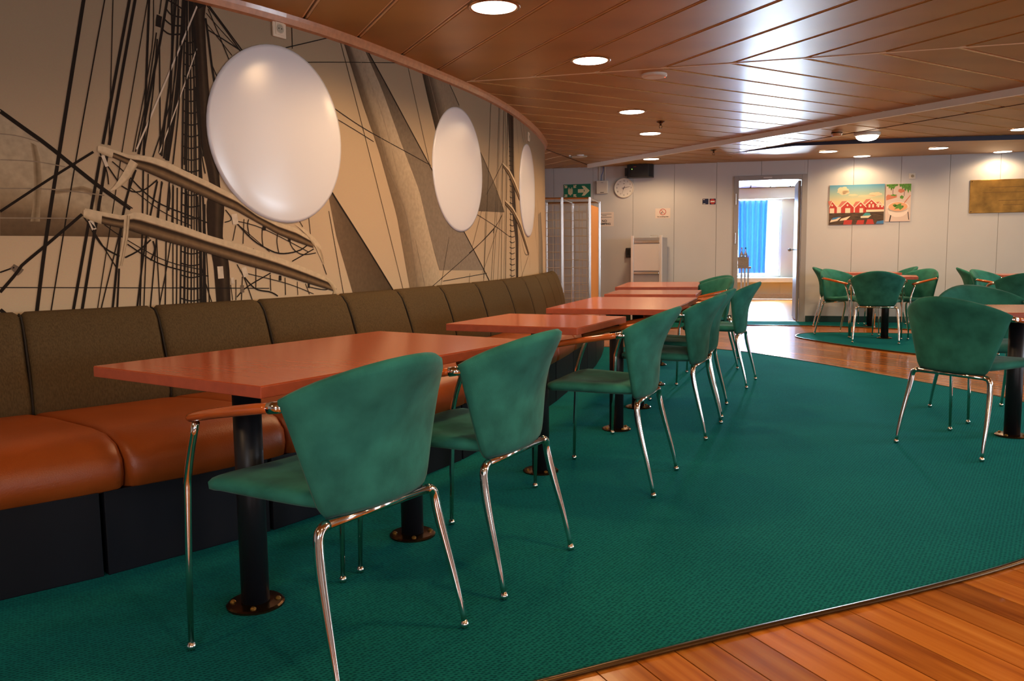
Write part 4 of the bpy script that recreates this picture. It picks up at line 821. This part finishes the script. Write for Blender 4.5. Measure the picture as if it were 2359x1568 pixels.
chair(4.98, 7.95, R(-20), 'dark teal chair back at the right edge, below the brass plaque', GB)
mat('engraving', (0.22, 0.115, 0.03), 0.5, 0.5)
# ================================================================ things on and at the end wall
def on_wall(name, u, z, v=0.001): return empty(name, bw(u, v, z), A_WALL)
# --- clock
ck = tag(on_wall('wall_clock', -2.656, 2.018), 'round white wall clock with black numerals beside the loudspeaker', 'clock')
b = MB(); n = 48; vs = []
for r_, y in ((0.150, 0.0), (0.152, -0.020), (0.148, -0.034), (0.140, -0.036), (0.135, -0.026)): vs += [(r_ * math.cos(2 * math.pi * k / n), y, r_ * math.sin(2 * math.pi * k / n)) for k in range(n)]
b.add(vs, [(q * n + (k + 1) % n, q * n + k, (q + 1) * n + k, (q + 1) * n + (k + 1) % n) for q in range(4) for k in range(n)][::1]); b.build('rim', 'white_plastic', ck, smooth=True)
MB().cyl((0, -0.026, 0), 0.138, 0.02, 48, 'y').build('dial', 'print_white', ck)
for h_ in range(1, 13):
    a = R(90 - 30 * h_); text('numeral', str(h_), 0.034, ck, (0.108 * math.cos(a), -0.0265, 0.108 * math.sin(a)), 'print_black')
def hand(ang, L, w_, name):
    a = R(90 - ang); dx, dz = math.cos(a), math.sin(a); px, pz = -dz * w_, dx * w_
    q = [(-dx * 0.03 + px, -dz * 0.03 + pz), (-dx * 0.03 - px, -dz * 0.03 - pz), (dx * L - px * .5, dz * L - pz * .5), (dx * L + px * .5, dz * L + pz * .5)]
    bb = MB(); bb.add([(x, -0.029, z) for x, z in q] + [(x, -0.0275, z) for x, z in q], [(0, 1, 2, 3), (7, 6, 5, 4), (0, 4, 5, 1), (1, 5, 6, 2), (2, 6, 7, 3), (3, 7, 4, 0)]); bb.build(name, 'print_navy', ck)
hand(79, 0.088, 0.0042, 'minute_hand'); hand(28, 0.026, 0.005, 'hour_hand'); hand(199, 0.10, 0.0015, 'second_hand')
MB().box(-0.010, 0.010, -0.0268, -0.0261, 0.058, 0.066).build('maker_mark', 'print_black', ck)
# --- loudspeaker
sp = tag(on_wall('loudspeaker', -2.40, 2.255, 0.02), 'black loudspeaker hung under the ceiling beside the clock', 'loudspeaker')
q = [(-0.195, 0.0), (0.195, 0.0), (0.195, -0.13), (0.14, -0.22), (-0.13, -0.22), (-0.195, -0.12)]
b = MB(); b.prism(q, -0.10, 0.10); b.build('cabinet', 'black_plastic', sp, bevel=0.006)
MB().box(-0.12, 0.135, -0.226, -0.2205, -0.088, 0.088).build('grille', 'black_plastic', sp, bevel=0.003); MB().box(-0.23, -0.196, -0.12, -0.02, -0.07, 0.05).build('side_bracket', 'black_plastic', sp, bevel=0.004)
MB().box(-0.14, 0.14, -0.16, -0.03, 0.10, 0.115).build('ceiling_bracket', 'black_plastic', sp)
MB().box(-0.112, -0.104, -0.2275, -0.226, 0.012, 0.022).build('status_light', 'led_green', sp); MB().box(-0.085, -0.045, -0.2272, -0.226, 0.050, 0.057).build('badge', 'print_red', sp)
# --- muster sign
ms = tag(on_wall('muster_sign', -3.385, 1.995), 'green assembly station sign with four arrows, people and a right arrow', 'sign')
MB().box(-0.212, 0.212, -0.006, 0, -0.104, 0.104).build('plate', 'sign_green', ms, bevel=0.001)
pc = MB(); Y_ = -0.0068
def arrow(b, cx, cz, ang, L, W):
    a = R(ang); dx, dz = math.cos(a), math.sin(a)
    def T(p, q): return (cx + p * dx - q * dz, Y_, cz + p * dz + q * dx)
    b.poly([T(-L / 2, -W * .18), T(0.0, -W * .18), T(0.0, W * .18), T(-L / 2, W * .18)]); b.poly([T(0.0 - L * .18, -W * .5), T(0.0 + L * .06, -W * .5), T(L / 2, 0), T(L * .06, W * .5), T(-L * .18, W * .5), T(L * .08, 0)])
arrow(pc, 0.105, 0.0, 0, 0.185, 0.150)
for x, z, a in ((-0.177, 0.070, -45), (-0.035, 0.070, -135), (-0.177, -0.070, 45), (-0.035, -0.070, 135)): arrow(pc, x, z, a, 0.062, 0.052)
for x, h_ in ((-0.128, 0.046), (-0.084, 0.046), (-0.106, 0.030)):
    pc.poly([(x + 0.0095 * math.cos(2 * math.pi * k / 12), Y_, h_ + 0.0095 * math.sin(2 * math.pi * k / 12)) for k in range(12)])
    pc.poly([(x - 0.015, Y_, h_ - 0.014), (x - 0.015, Y_, h_ - 0.058), (x - 0.009, Y_, h_ - 0.095), (x + 0.009, Y_, h_ - 0.095), (x + 0.015, Y_, h_ - 0.058), (x + 0.015, Y_, h_ - 0.014)])
pc.build('pictogram', 'sign_cream', ms)
# --- wireless box with conduits and cable
wb = tag(on_wall('wireless_box', -2.990, 2.038), 'white network box with two conduits and a blue cable to the ceiling', 'network box')
MB().box(-0.088, 0.088, -0.045, 0, -0.098, 0.098).build('housing', 'white_plastic', wb, bevel=0.008); MB().box(-0.028, 0.028, -0.046, -0.045, -0.085, -0.076).build('badge', 'print_black', wb); MB().box(-0.020, 0.020, -0.046, -0.045, 0.066, 0.072).build('badge', 'wall_joint', wb)
for x in (-0.045, 0.042): MB().box(x - 0.007, x + 0.007, -0.014, 0, 0.098, 0.315).build('conduit', 'white_plastic', wb, bevel=0.002)
MB().tube([(-0.02, -0.02, 0.098), (-0.012, -0.024, 0.17), (0.012, -0.02, 0.24), (0.016, -0.014, 0.315)], 0.0045, 8).build('cable', 'cable_blue', wb, smooth=True)
# --- NO CAMPING notice
nn_ = tag(on_wall('paper_notice', -2.960, 1.552), 'white paper notice reading NO CAMPING, partly behind the rack', 'notice')
MB().box(-0.145, 0.145, -0.0015, 0, -0.108, 0.108).build('sheet', 'paper', nn_)
text('lettering', 'NO', 0.050, nn_, (0.0, -0.003, -0.028), 'print_black', bold=0.0012); text('lettering', 'CAMPING', 0.044, nn_, (0.0, -0.003, -0.072), 'print_black', bold=0.0012)
for z, L in ((0.078, 0.11), (0.056, 0.035), (0.030, 0.11)): MB().box(-L, L, -0.0024, -0.0016, z - 0.005, z + 0.005).build('text_line', 'wall_joint', nn_)
# --- no smoking notice
ns = tag(on_wall('no_smoking_sign', -2.070, 1.622), 'white no smoking area notice with a red crossed circle', 'sign')
MB().box(-0.112, 0.112, -0.0015, 0, -0.074, 0.074).build('sheet', 'paper', ns)
b = MB(); n = 40; b.add([(r_ * math.cos(2 * math.pi * k / n), -0.0024, 0.020 + r_ * math.sin(2 * math.pi * k / n)) for r_ in (0.040, 0.048) for k in range(n)], [(k, (k + 1) % n, n + (k + 1) % n, n + k) for k in range(n)])
b.poly([(-0.033, -0.0026, 0.050), (-0.028, -0.0026, 0.055), (0.033, -0.0026, -0.010), (0.028, -0.0026, -0.015)]); b.build('red_ring', 'print_red', ns)
b = MB(); b.poly([(-0.030, -0.0022, 0.000), (-0.006, -0.0022, 0.000), (-0.006, -0.0022, 0.010), (-0.030, -0.0022, 0.010)]); b.poly([(-0.018, -0.0022, 0.010), (-0.013, -0.0022, 0.010), (0.004, -0.0022, 0.040), (0.001, -0.0022, 0.042)]); b.build('cigarette', 'print_black', ns)
text('lettering', 'No smoking area', 0.024, ns, (0, -0.003, -0.050), 'print_black', bold=0.0005)
# --- blue sign and no entry sign
s1 = tag(on_wall('blue_sign', -1.443, 1.780), 'small navy square sign with tiny white words beside the no entry sign', 'sign')
MB().box(-0.050, 0.050, -0.006, 0, -0.047, 0.047).build('plate', 'print_white', s1); MB().box(-0.045, 0.045, -0.0072, -0.006, -0.043, 0.043).build('face', 'print_navy', s1)
MB().box(-0.034, -0.010, -0.0078, -0.0073, 0.026, 0.033).build('text_line', 'print_white', s1); MB().box(-0.036, 0.0, -0.0078, -0.0073, -0.036, -0.029).build('text_line', 'print_white', s1)
s2 = tag(on_wall('no_entry_sign', -1.339, 1.778), 'small square sign with a red no entry disc and white bar', 'sign')
MB().box(-0.050, 0.050, -0.006, 0, -0.047, 0.047).build('plate', 'print_white', s2); MB().box(-0.045, 0.045, -0.0072, -0.006, -0.043, 0.043).build('face', 'print_navy', s2)
MB().cyl((0, -0.0082, 0), 0.039, 0.001, 32, 'y').build('red_disc', 'print_red', s2); MB().box(-0.030, 0.030, -0.0090, -0.0083, -0.010, 0.010).build('white_bar', 'print_white', s2)
# --- black wall dispenser
ds = tag(on_wall('wall_dispenser', -2.580, 1.034), 'small black dispenser on the wall beside the steel bin', 'dispenser')
MB().box(-0.045, 0.045, -0.055, 0, -0.074, 0.074).build('housing', 'black_plastic', ds, bevel=0.010); MB().box(-0.018, 0.018, -0.057, -0.055, -0.035, 0.045).build('window_slot', 'dark_hole', ds, bevel=0.002)
# --- sockets, pictures, plaque
sk = tag(on_wall('wall_socket', 1.372, 2.055), 'white power socket high on the end wall above the soup picture', 'socket'); socket_parts(sk, 0.082, 'white_plastic')
def flat(parent, name, m, polys, y):
    b = MB()
    for p in polys: b.poly([(x, y, z) for x, z in p])
    o = b.build(name, m, parent)
    if len(polys) > 1: o['kind'] = 'stuff'
    return o
mat('pic_sky', (0.16, 0.50, 0.66), 0.6); mat('pic_cloud', (0.80, 0.66, 0.44), 0.6); mat('pic_red', (0.50, 0.045, 0.035), 0.6); mat('pic_roof', (0.62, 0.20, 0.15), 0.6); mat('pic_trim', (0.85, 0.72, 0.55), 0.6); mat('pic_water', (0.075, 0.042, 0.022), 0.6, 0, 0.5, 14, stretch=(1, 1, 4)); mat('pic_blue', (0.05, 0.22, 0.50), 0.6); mat('pic_teal', (0.05, 0.34, 0.36), 0.6)
mat('pic_leaf', (0.10, 0.30, 0.04), 0.6, 0, 0.5, 60); mat('pic_table', (0.72, 0.60, 0.55), 0.6); mat('pic_bowl', (0.86, 0.76, 0.70), 0.5); mat('pic_soup', (0.80, 0.42, 0.22), 0.5); mat('pic_bread', (0.62, 0.22, 0.13), 0.6)
# sky with its own printed gradient
m, nt, bb = node_mat('pic_sky_print'); tc = nt.nodes.new('ShaderNodeTexCoord'); sp_ = nt.nodes.new('ShaderNodeSeparateXYZ'); nt.links.new(tc.outputs['Object'], sp_.inputs[0]); mr = nt.nodes.new('ShaderNodeMapRange'); mr.inputs['From Min'].default_value = 0.03; mr.inputs['From Max'].default_value = 0.28; nt.links.new(sp_.outputs[2], mr.inputs[0])
r1 = ramp(nt, [(0.0, (0.80, 0.66, 0.36)), (0.45, (0.42, 0.58, 0.46)), (1.0, (0.08, 0.36, 0.60))]); nt.links.new(mr.outputs[0], r1.inputs[0]); nt.links.new(r1.outputs[0], bb.inputs['Base Color']); bb.inputs['Roughness'].default_value = 0.6
pic = tag(on_wall('canvas_picture', 0.655, 1.680), 'canvas print of red boathouses and moored boats under a cloudy sky', 'picture')
MB().box(-0.3635, 0.3635, -0.018, 0, -0.281, 0.281).build('canvas', 'pic_trim', pic, bevel=0.003)
flat(pic, 'printed_sky', 'pic_sky_print', [[(-0.363, 0.0), (0.363, 0.0), (0.363, 0.280), (-0.363, 0.280)]], -0.0184)
def blob(cx, cz, rx, rz, n=18, j=0.15):
    return [(cx + rx * math.cos(2 * math.pi * k / n) * (1 + j * math.sin(k * 2.7)), cz + rz * math.sin(2 * math.pi * k / n) * (1 + j * math.cos(k * 1.9))) for k in range(n)]
flat(pic, 'printed_clouds', 'pic_cloud', [blob(-0.185, 0.200, 0.075, 0.055), blob(-0.15, 0.175, 0.05, 0.03), blob(0.245, 0.140, 0.085, 0.026), blob(0.13, 0.115, 0.11, 0.018), blob(-0.05, 0.135, 0.06, 0.014)], -0.0186)
flat(pic, 'printed_water', 'pic_water', [[(-0.363, -0.280), (0.363, -0.280), (0.363, -0.105), (-0.363, -0.115)]], -0.0186)
houses = [(-0.325, -0.115, 0.065, 0.145), (-0.120, -0.115, 0.085, 0.140), (0.055, -0.115, 0.075, 0.130), (0.195, -0.075, 0.080, 0.120), (0.312, -0.075, 0.052, 0.08)]
red, roof, trm = [], [], []
for k, (x, z, hw, h_) in enumerate(houses):
    x0 = max(-0.363, x - hw); x1 = min(0.363, x + hw); zt = z + h_ * 0.62; ap = z + h_ + 0.03
    red.append([(x0, z), (x1, z), (x1, zt), (x, ap), (x0, zt)]); roof.append([(x, ap), (x - hw * .9, ap - 0.004), (max(-0.363, x - hw * 1.5), zt + 0.004), (x0, zt)])
    trm += [[(x0, zt - 0.012), (x, ap - 0.014), (x, ap + 0.004), (x0, zt + 0.006)], [(x, ap - 0.014), (x1, zt - 0.012), (x1, zt + 0.006), (x, ap + 0.004)]]
    trm += [[(x - hw * .45 + .01 * k, z), (x + hw * .45, z), (x + hw * .45, z + h_ * .48), (x - hw * .45 + .01 * k, z + h_ * .48)]] if k < 3 else [[(x - 0.035, z + 0.03), (x - 0.012, z + 0.03), (x - 0.012, z + 0.075), (x - 0.035, z + 0.075)], [(x + 0.012, z + 0.03), (x + 0.035, z + 0.03), (x + 0.035, z + 0.075), (x + 0.012, z + 0.075)]]
    trm.append(blob(x, zt + 0.022, 0.012, 0.014, 10, 0))
flat(pic, 'printed_roofs', 'pic_roof', roof, -0.0187)['kind'] = 'stuff'; flat(pic, 'printed_houses', 'pic_red', red, -0.0188); flat(pic, 'printed_trim', 'pic_trim', trm, -0.0190)
flat(pic, 'printed_reflections', 'pic_red', [[(-0.17, -0.28), (-0.06, -0.28), (-0.05, -0.215), (-0.16, -0.215)], [(0.0, -0.28), (0.10, -0.28), (0.11, -0.22), (0.02, -0.22)], [(0.13, -0.28), (0.24, -0.28), (0.22, -0.21), (0.15, -0.21)]], -0.0188)
flat(pic, 'printed_boats', 'pic_trim', [[(-0.35, -0.245), (-0.25, -0.225), (-0.20, -0.175), (-0.33, -0.20)], [(-0.22, -0.225), (-0.13, -0.215), (-0.075, -0.160), (-0.20, -0.195)], [(0.06, -0.19), (0.16, -0.19), (0.20, -0.155), (0.06, -0.165)]], -0.0191)
flat(pic, 'printed_covers', 'pic_blue', [[(-0.335, -0.212), (-0.27, -0.20), (-0.205, -0.165), (-0.31, -0.180)], [(0.26, -0.275), (0.363, -0.275), (0.363, -0.23), (0.28, -0.24)]], -0.0192); flat(pic, 'printed_cabin', 'pic_teal', [[(0.08, -0.162), (0.19, -0.155), (0.18, -0.125), (0.12, -0.118)]], -0.0192)
pc2 = tag(on_wall('canvas_picture', 1.199, 1.692), 'narrow canvas print of a soup bowl with green herbs', 'picture')
MB().box(-0.163, 0.163, -0.018, 0, -0.262, 0.262).build('canvas', 'pic_table', pc2, bevel=0.003)
flat(pc2, 'printed_gaps', 'print_black', [[(-0.075, 0.08), (-0.068, 0.08), (-0.070, 0.20), (-0.076, 0.20)], [(-0.095, -0.16), (-0.080, -0.16), (-0.098, -0.262), (-0.113, -0.262)], [(0.125, -0.13), (0.135, -0.13), (0.150, -0.24), (0.140, -0.24)], [(0.070, 0.09), (0.076, 0.09), (0.080, 0.20), (0.074, 0.20)]], -0.0183)
flat(pc2, 'printed_bowl', 'pic_bowl', [blob(0.0, -0.095, 0.135, 0.105, 24, 0.02), blob(0.0, -0.06, 0.145, 0.075, 24, 0)], -0.0185); flat(pc2, 'printed_soup', 'pic_soup', [blob(0.0, -0.055, 0.122, 0.062, 24, 0)], -0.0187)
flat(pc2, 'printed_bread', 'pic_bread', [[(-0.155, 0.035), (-0.02, 0.075), (-0.02, 0.105), (-0.14, 0.115), (-0.158, 0.09)], blob(0.035, 0.165, 0.04, 0.028), [(0.075, -0.0), (0.15, 0.10), (0.158, 0.095), (0.085, -0.01)]], -0.0186)
flat(pc2, 'printed_herbs', 'pic_leaf', [blob(0.01, -0.055, 0.06, 0.035, 16, 0.45), blob(-0.04, -0.035, 0.03, 0.016, 12, 0.4), [(-0.160, 0.259), (-0.155, 0.225), (-0.135, 0.232), (-0.125, 0.195), (-0.110, 0.215), (-0.095, 0.165), (-0.080, 0.205), (-0.060, 0.190), (-0.045, 0.225), (-0.010, 0.235), (-0.005, 0.259)], [(0.005, 0.259), (0.015, 0.215), (0.035, 0.225), (0.050, 0.180), (0.070, 0.205), (0.090, 0.150), (0.105, 0.190), (0.125, 0.125), (0.140, 0.175), (0.160, 0.140), (0.161, 0.259)], blob(0.045, 0.075, 0.026, 0.024, 12, 0.25), blob(-0.06, 0.105, 0.04, 0.012, 12, 0.3)], -0.0189)
pl = tag(on_wall('brass_plaque', 2.560, 1.748), 'wide engraved brass plaque on the end wall, cut by the right edge', 'plaque')
MB().box(-0.455, 0.455, -0.012, 0, -0.226, 0.226).build('plate', 'brass', pl, bevel=0.004)
for x in (-0.435, 0.435):
    for z in (-0.205, 0.205): MB().cyl((x, -0.016, z), 0.007, 0.004, 12, 'y').build('screw', 'bronze', pl)
for z, x0, x1 in ((0.12, -0.22, 0.30), (0.05, -0.30, 0.34), (-0.06, -0.10, 0.30), (-0.12, -0.04, 0.20)): MB().box(x0, x1, -0.0123, -0.012, z - 0.004, z + 0.004).build('engraved_line', 'engraving', pl)
# --- stainless waste bin unit
bn = tag(empty('steel_bin', bw(-2.245, 0.235, 0.0), A_WALL - R(8)), 'tall brushed steel waste bin cabinet against the end wall', 'bin')
MB().box(-0.235, 0.235, -0.16, 0.16, 0.03, 1.255).build('body', 'brushed_steel', bn, bevel=0.004); MB().box(-0.22, 0.22, -0.15, 0.15, 0, 0.03).build('foot', 'black_plastic', bn)
for x in (-0.235, 0.195): MB().box(x, x + 0.04, -0.182, -0.16, 0.03, 1.285).build('post', 'steel_reflect', bn, bevel=0.003)
MB().box(-0.192, 0.192, -0.172, -0.160, 0.985 - 0.22, 1.16).build('upper_flap', 'steel_reflect', bn, bevel=0.004); MB().box(-0.192, 0.192, -0.170, -0.160, 0.10, 0.70).build('lower_door', 'brushed_steel', bn, bevel=0.004)
MB().box(-0.192, 0.192, -0.186, -0.160, 0.715, 0.752).build('handle_rail', 'alu', bn, bevel=0.006); MB().box(-0.192, 0.192, -0.172, -0.160, 1.175, 1.215).build('top_rail', 'alu', bn, bevel=0.003)
MB().tube([(0.03, -0.06, 1.255), (0.03, -0.06, 1.285), (0.14, -0.06, 1.285), (0.14, -0.06, 1.255)], 0.004, 8).build('lift_handle', 'alu', bn)

# --- wire display rack
rk = tag(empty('display_rack', (0, 0, 0)), 'aluminium display rack with wire grids and orange boards beside the bench end', 'rack')
FRL, FRM, FRR = Vector((0.36, 11.45, 0)), Vector((0.705, 11.45, 0)), Vector((1.082, 11.45, 0)); BKL, BKM, BKR = Vector((0.54, 12.50, 0)), Vector((0.93, 12.50, 0)), Vector((1.325, 12.45, 0)); RZ = 1.80
for p in (FRL, FRM, FRR, BKL, BKM, BKR): MB().box(p.x - 0.016, p.x + 0.016, p.y - 0.016, p.y + 0.016, 0.0, RZ).build('post', 'alu', rk, bevel=0.003)
def bar(a, c, z, r_=0.014, m='alu', nm='rail'): MB().tube([(a.x, a.y, z), (c.x, c.y, z)], r_, 4).build(nm, m, rk)
for z in (RZ - 0.015, 0.12):
    bar(FRL, FRR, z); bar(BKL, BKR, z); bar(FRR, BKR, z); bar(FRL, BKL, z); bar(FRM, BKM, z)
def grid(a, c, z0, z1, nx, nz, label=None):
    b = MB(); d = c - a
    for i in range(nx + 1): p = a + d * (i / nx); b.tube([(p.x, p.y, z0), (p.x, p.y, z1)], 0.0034, 4)
    for j in range(nz + 1): z = z0 + (z1 - z0) * j / nz; b.tube([(a.x, a.y, z), (c.x, c.y, z)], 0.0034, 4)
    o = b.build('wire_grid', 'wire', rk); o['kind'] = 'stuff'; return o
e = Vector((0.03, 0, 0))
grid(FRL + e, FRM - e, 0.2, 1.70, 3, 14); grid(FRM + e + Vector((0, .1, 0)), FRR - e + Vector((0, .1, 0)), 0.2, 1.70, 3, 14)
grid(BKM + e, BKR - e, 0.2, 1.66, 3, 12); grid(BKL + e, BKM - e, 0.2, 1.66, 3, 12)
def board(a, c, z0, z1):
    d = (c - a); nrm = Vector((-d.y, d.x, 0)).normalized() * 0.006
    b = MB(); b.prism([(a - nrm)[:2], (c - nrm)[:2], (c + nrm)[:2], (a + nrm)[:2]], z0, z1); b.build('orange_board', 'orange_board', rk)
board(FRR + (BKR - FRR) * 0.10, FRR + (BKR - FRR) * 0.84, 0.14, 1.70); board(FRL + (BKL - FRL) * 0.10, FRL + (BKL - FRL) * 0.84, 0.14, 1.66)

# ================================================================ beyond the doorway: stand with crate and bottles
st_ = tag(empty('serving_stand', bw(-1.02, -1.9, 0), A_WALL), 'pale serving stand seen through the doorway under the wine crate', 'stand')
MB().box(-0.30, 0.27, -0.20, 0.20, 0.745, 0.775).build('top', 'crate_wood', st_, bevel=0.004)
for x in (-0.28, 0.10, 0.155, 0.21):
    MB().box(x, x + 0.028, -0.18, -0.15, 0, 0.745).build('leg', 'white_plastic', st_); MB().box(x, x + 0.028, 0.15, 0.18, 0, 0.745).build('leg', 'white_plastic', st_)
cr = tag(empty('wooden_crate', bw(-1.02, -1.9, 0.7755), A_WALL), 'open wooden wine crate on the stand beyond the doorway', 'crate')
for nm, bx_ in (('bottom', (-0.27, 0.23, -0.16, 0.16, 0.0, 0.012)), ('front_board', (-0.27, 0.23, -0.16, -0.148, 0.012, 0.16)), ('back_board', (-0.27, 0.23, 0.148, 0.16, 0.012, 0.16)), ('end_board', (0.218, 0.23, -0.148, 0.148, 0.012, 0.19)), ('end_board', (-0.27, -0.258, -0.148, 0.148, 0.012, 0.16))): MB().box(*bx_).build(nm, 'crate_wood', cr, bevel=0.002)
bp_ = [(0.034, 0.0), (0.036, 0.004), (0.036, 0.17), (0.030, 0.20), (0.013, 0.235), (0.012, 0.285), (0.014, 0.288), (0.014, 0.297)]
for x, y, m_, cap, lb in ((0.11, 0.0, 'bottle_glass', 'white_plastic', 'clear bottle standing up from the wooden crate'), (0.03, 0.05, 'bottle_red', 'bottle_red', 'dark red bottle lying low in the crate'), (0.175, 0.06, 'bottle_glass', 'bottle_green', 'clear bottle with a green cap at the end of the crate')):
    q = bw(-1.02, -1.9, 0.0) + WD * x - WN * y; o = tag(empty('bottle', (q.x, q.y, 0.789)), lb, 'bottle', 'bottles in the wine crate')
    k = 0.62 if 'low' in lb else 1.0
    MB().lathe([(r_, z * k) for r_, z in bp_], 18).build('glass_body', m_, o, smooth=True); MB().lathe([(0.0145, 0.285 * k), (0.0145, 0.312 * k)], 14).build('cap', cap, o)
# ================================================================ ceiling fixtures
def spot(root, power, ang=168, blend=0.40, z=-0.03, rad=0.09):
    l = bpy.data.lights.new('lamp', 'SPOT'); l.energy = power; l.color = LAMP_COL; l.spot_size = R(ang); l.spot_blend = blend; l.shadow_soft_size = rad
    o = bpy.data.objects.new('lamp_light', l); COL.objects.link(o); o.parent = root; o.location = (0, 0, z); return o
def downlight(x, y, label, power=LAMP_W, lit=True, dz=0.0, r=0.108, group='recessed downlights'):
    root = tag(empty('downlight', (x, y, zc(y) + dz)), label, 'ceiling light', group)
    b = MB(); n = 40; prof = [(r * 1.02, 0.0), (r * 1.02, -0.004), (r * 1.12, -0.007), (r * 1.20, -0.005), (r * 1.22, 0.0)]
    b.add([(q * math.cos(2 * math.pi * k / n), q * math.sin(2 * math.pi * k / n), z) for q, z in prof for k in range(n)], [(i * n + (k + 1) % n, i * n + k, (i + 1) * n + k, (i + 1) * n + (k + 1) % n) for i in range(4) for k in range(n)]); b.build('trim_ring', 'ring_copper', root, smooth=True)
    MB().lathe([(r, -0.0055), (r * 0.99, -0.002), (r * 0.9, 0.0)], 40).build('lens', 'lens' if lit else 'ring_white', root)
    if lit: spot(root, power)
    return root
downlight(-0.070, 4.230, 'largest glowing downlight, at the top edge above the first round panel')
downlight(0.522, 5.455, 'bright downlight second from the camera, beside the ceiling mitre')
downlight(1.095, 7.560, 'bright downlight third from the camera, above the bench tables')
downlight(1.508, 9.054, 'bright downlight fourth from the camera, just past the sprinkler')
downlight(1.977, 11.78, 'bright downlight directly above the loudspeaker')
downlight(4.075, 10.78, 'bright downlight beside the doorway reflection on the soffit', dz=-0.030)
downlight(4.86, 11.62, 'downlight close to the end wall, above the red houses picture', dz=-0.010, power=LAMP_W * 0.48)
downlight(5.333, 10.481, 'bright downlight right of the dome lamp on the soffit', dz=-0.036)
downlight(6.58, 11.24, 'downlight close to the end wall above the brass plaque', dz=-0.010, power=LAMP_W * 0.48)
downlight(5.495, 9.048, 'downlight cut by the right edge of the picture')
downlight(3.186, 10.95, 'unlit round ceiling fitting in front of the doorway', lit=False, dz=-0.004)
for x, y, lb in ((0.7, 2.2, 'downlight outside the picture above the first table'), (4.6, 4.6, 'downlight outside the picture over the right table'), (6.8, 6.6, 'downlight outside the picture at far right'), (0.9, 0.2, 'downlight outside the picture behind the camera'),
                 (3.4, 0.4, 'downlight outside the picture behind the camera to starboard'), (-2.0, 0.6, 'downlight outside the picture behind the camera to port'), (6.2, 2.4, 'downlight outside the picture near the side windows'), (7.6, 9.0, 'downlight outside the picture in the far starboard corner')):
    downlight(x, y, lb, group='unseen downlights added as fill')  # unseen downlights added as fill light
# dome lamp
dm = tag(empty('dome_lamp', (3.91, 9.226, zc(9.226))), 'round glowing dome lamp on the ceiling by the navy edge', 'ceiling light')
MB().lathe([(0.135, 0.0), (0.135, -0.025), (0.122, -0.034), (0.10, -0.034)], 40).build('base', 'ring_white', dm); MB().lathe([(0.118, -0.034), (0.112, -0.052), (0.09, -0.072), (0.05, -0.084), (0.002, -0.087)], 40).build('dome', 'lens', dm, smooth=True); spot(dm, LAMP_W * 0.7, z=-0.12)
# detectors
def puck(x, y, r, h, m, name, label, cat, dz=0.0):
    o = tag(empty(name, (x, y, zc(y) + dz)), label, cat); MB().lathe([(r, 0.0), (r, -h * .55), (r * .92, -h * .85), (r * .7, -h)], 32).build('housing', m, o); return o
o = puck(1.011, 5.919, 0.088, 0.022, 'ring_white', 'smoke_detector', 'flat pale disc on the ceiling beside the mitre seam', 'detector'); MB().lathe([(0.004, -0.020), (0.004, -0.024)], 8, (0.075, 0.0, 0)).build('status_light', 'led_red', o)
o = puck(3.509, 9.052, 0.055, 0.055, 'cornice_wood', 'smoke_detector', 'brownish smoke detector beside the dome lamp', 'detector'); MB().lathe([(0.058, -0.012), (0.058, -0.026)], 28).build('vent_band', 'bronze', o)
o = puck(0.915, 11.277, 0.125, 0.016, 'alu', 'ceiling_speaker', 'round metal ceiling speaker above the wire rack', 'ceiling speaker'); MB().lathe([(0.085, -0.0162), (0.085, -0.018)], 32).build('grille', 'ring_white', o)
def sprinkler(x, y, label):
    o = tag(empty('sprinkler', (x, y, zc(y))), label, 'sprinkler', 'ceiling sprinklers')
    MB().lathe([(0.040, 0.0), (0.038, -0.006), (0.020, -0.014), (0.016, -0.018)], 24).build('escutcheon', 'bronze', o); MB().lathe([(0.010, -0.018), (0.010, -0.040)], 12).build('nozzle', 'bronze', o); MB().lathe([(0.016, -0.062), (0.016, -0.065)], 14).build('deflector', 'bronze', o)
    MB().tube([(0.010, 0, -0.038), (0.014, 0, -0.052), (0.004, 0, -0.063)], 0.0025, 6).build('frame_arm', 'bronze', o); MB().tube([(-0.010, 0, -0.038), (-0.014, 0, -0.052), (-0.004, 0, -0.063)], 0.0025, 6).build('frame_arm', 'bronze', o)
sprinkler(1.465, 8.195, 'small dark sprinkler head between the third and fourth downlights'); sprinkler(2.596, 10.73, 'small dark sprinkler head beyond the pale ceiling rail')
# far room ceiling light
p = bw(-0.78, -4.6, 0); o = tag(empty('downlight', (p.x, p.y, NR_T - 0.018)), 'round ceiling light seen through the doorway', 'ceiling light'); MB().lathe([(0.16, -0.001), (0.16, -0.008), (0.12, -0.014)], 32).build('lens', 'lens', o)

# lettering as plain meshes
bpy.context.view_layer.update(); dg_ = bpy.context.evaluated_depsgraph_get()
for o in TEXTS:
    me = bpy.data.meshes.new_from_object(o.evaluated_get(dg_)); n_ = o.name.split('.')[0]
    q = bpy.data.objects.new(n_ + '_', me); COL.objects.link(q); q.parent = o.parent; q.location = o.location; q.rotation_euler = o.rotation_euler
    bpy.data.objects.remove(o, do_unlink=True); q.name = n_
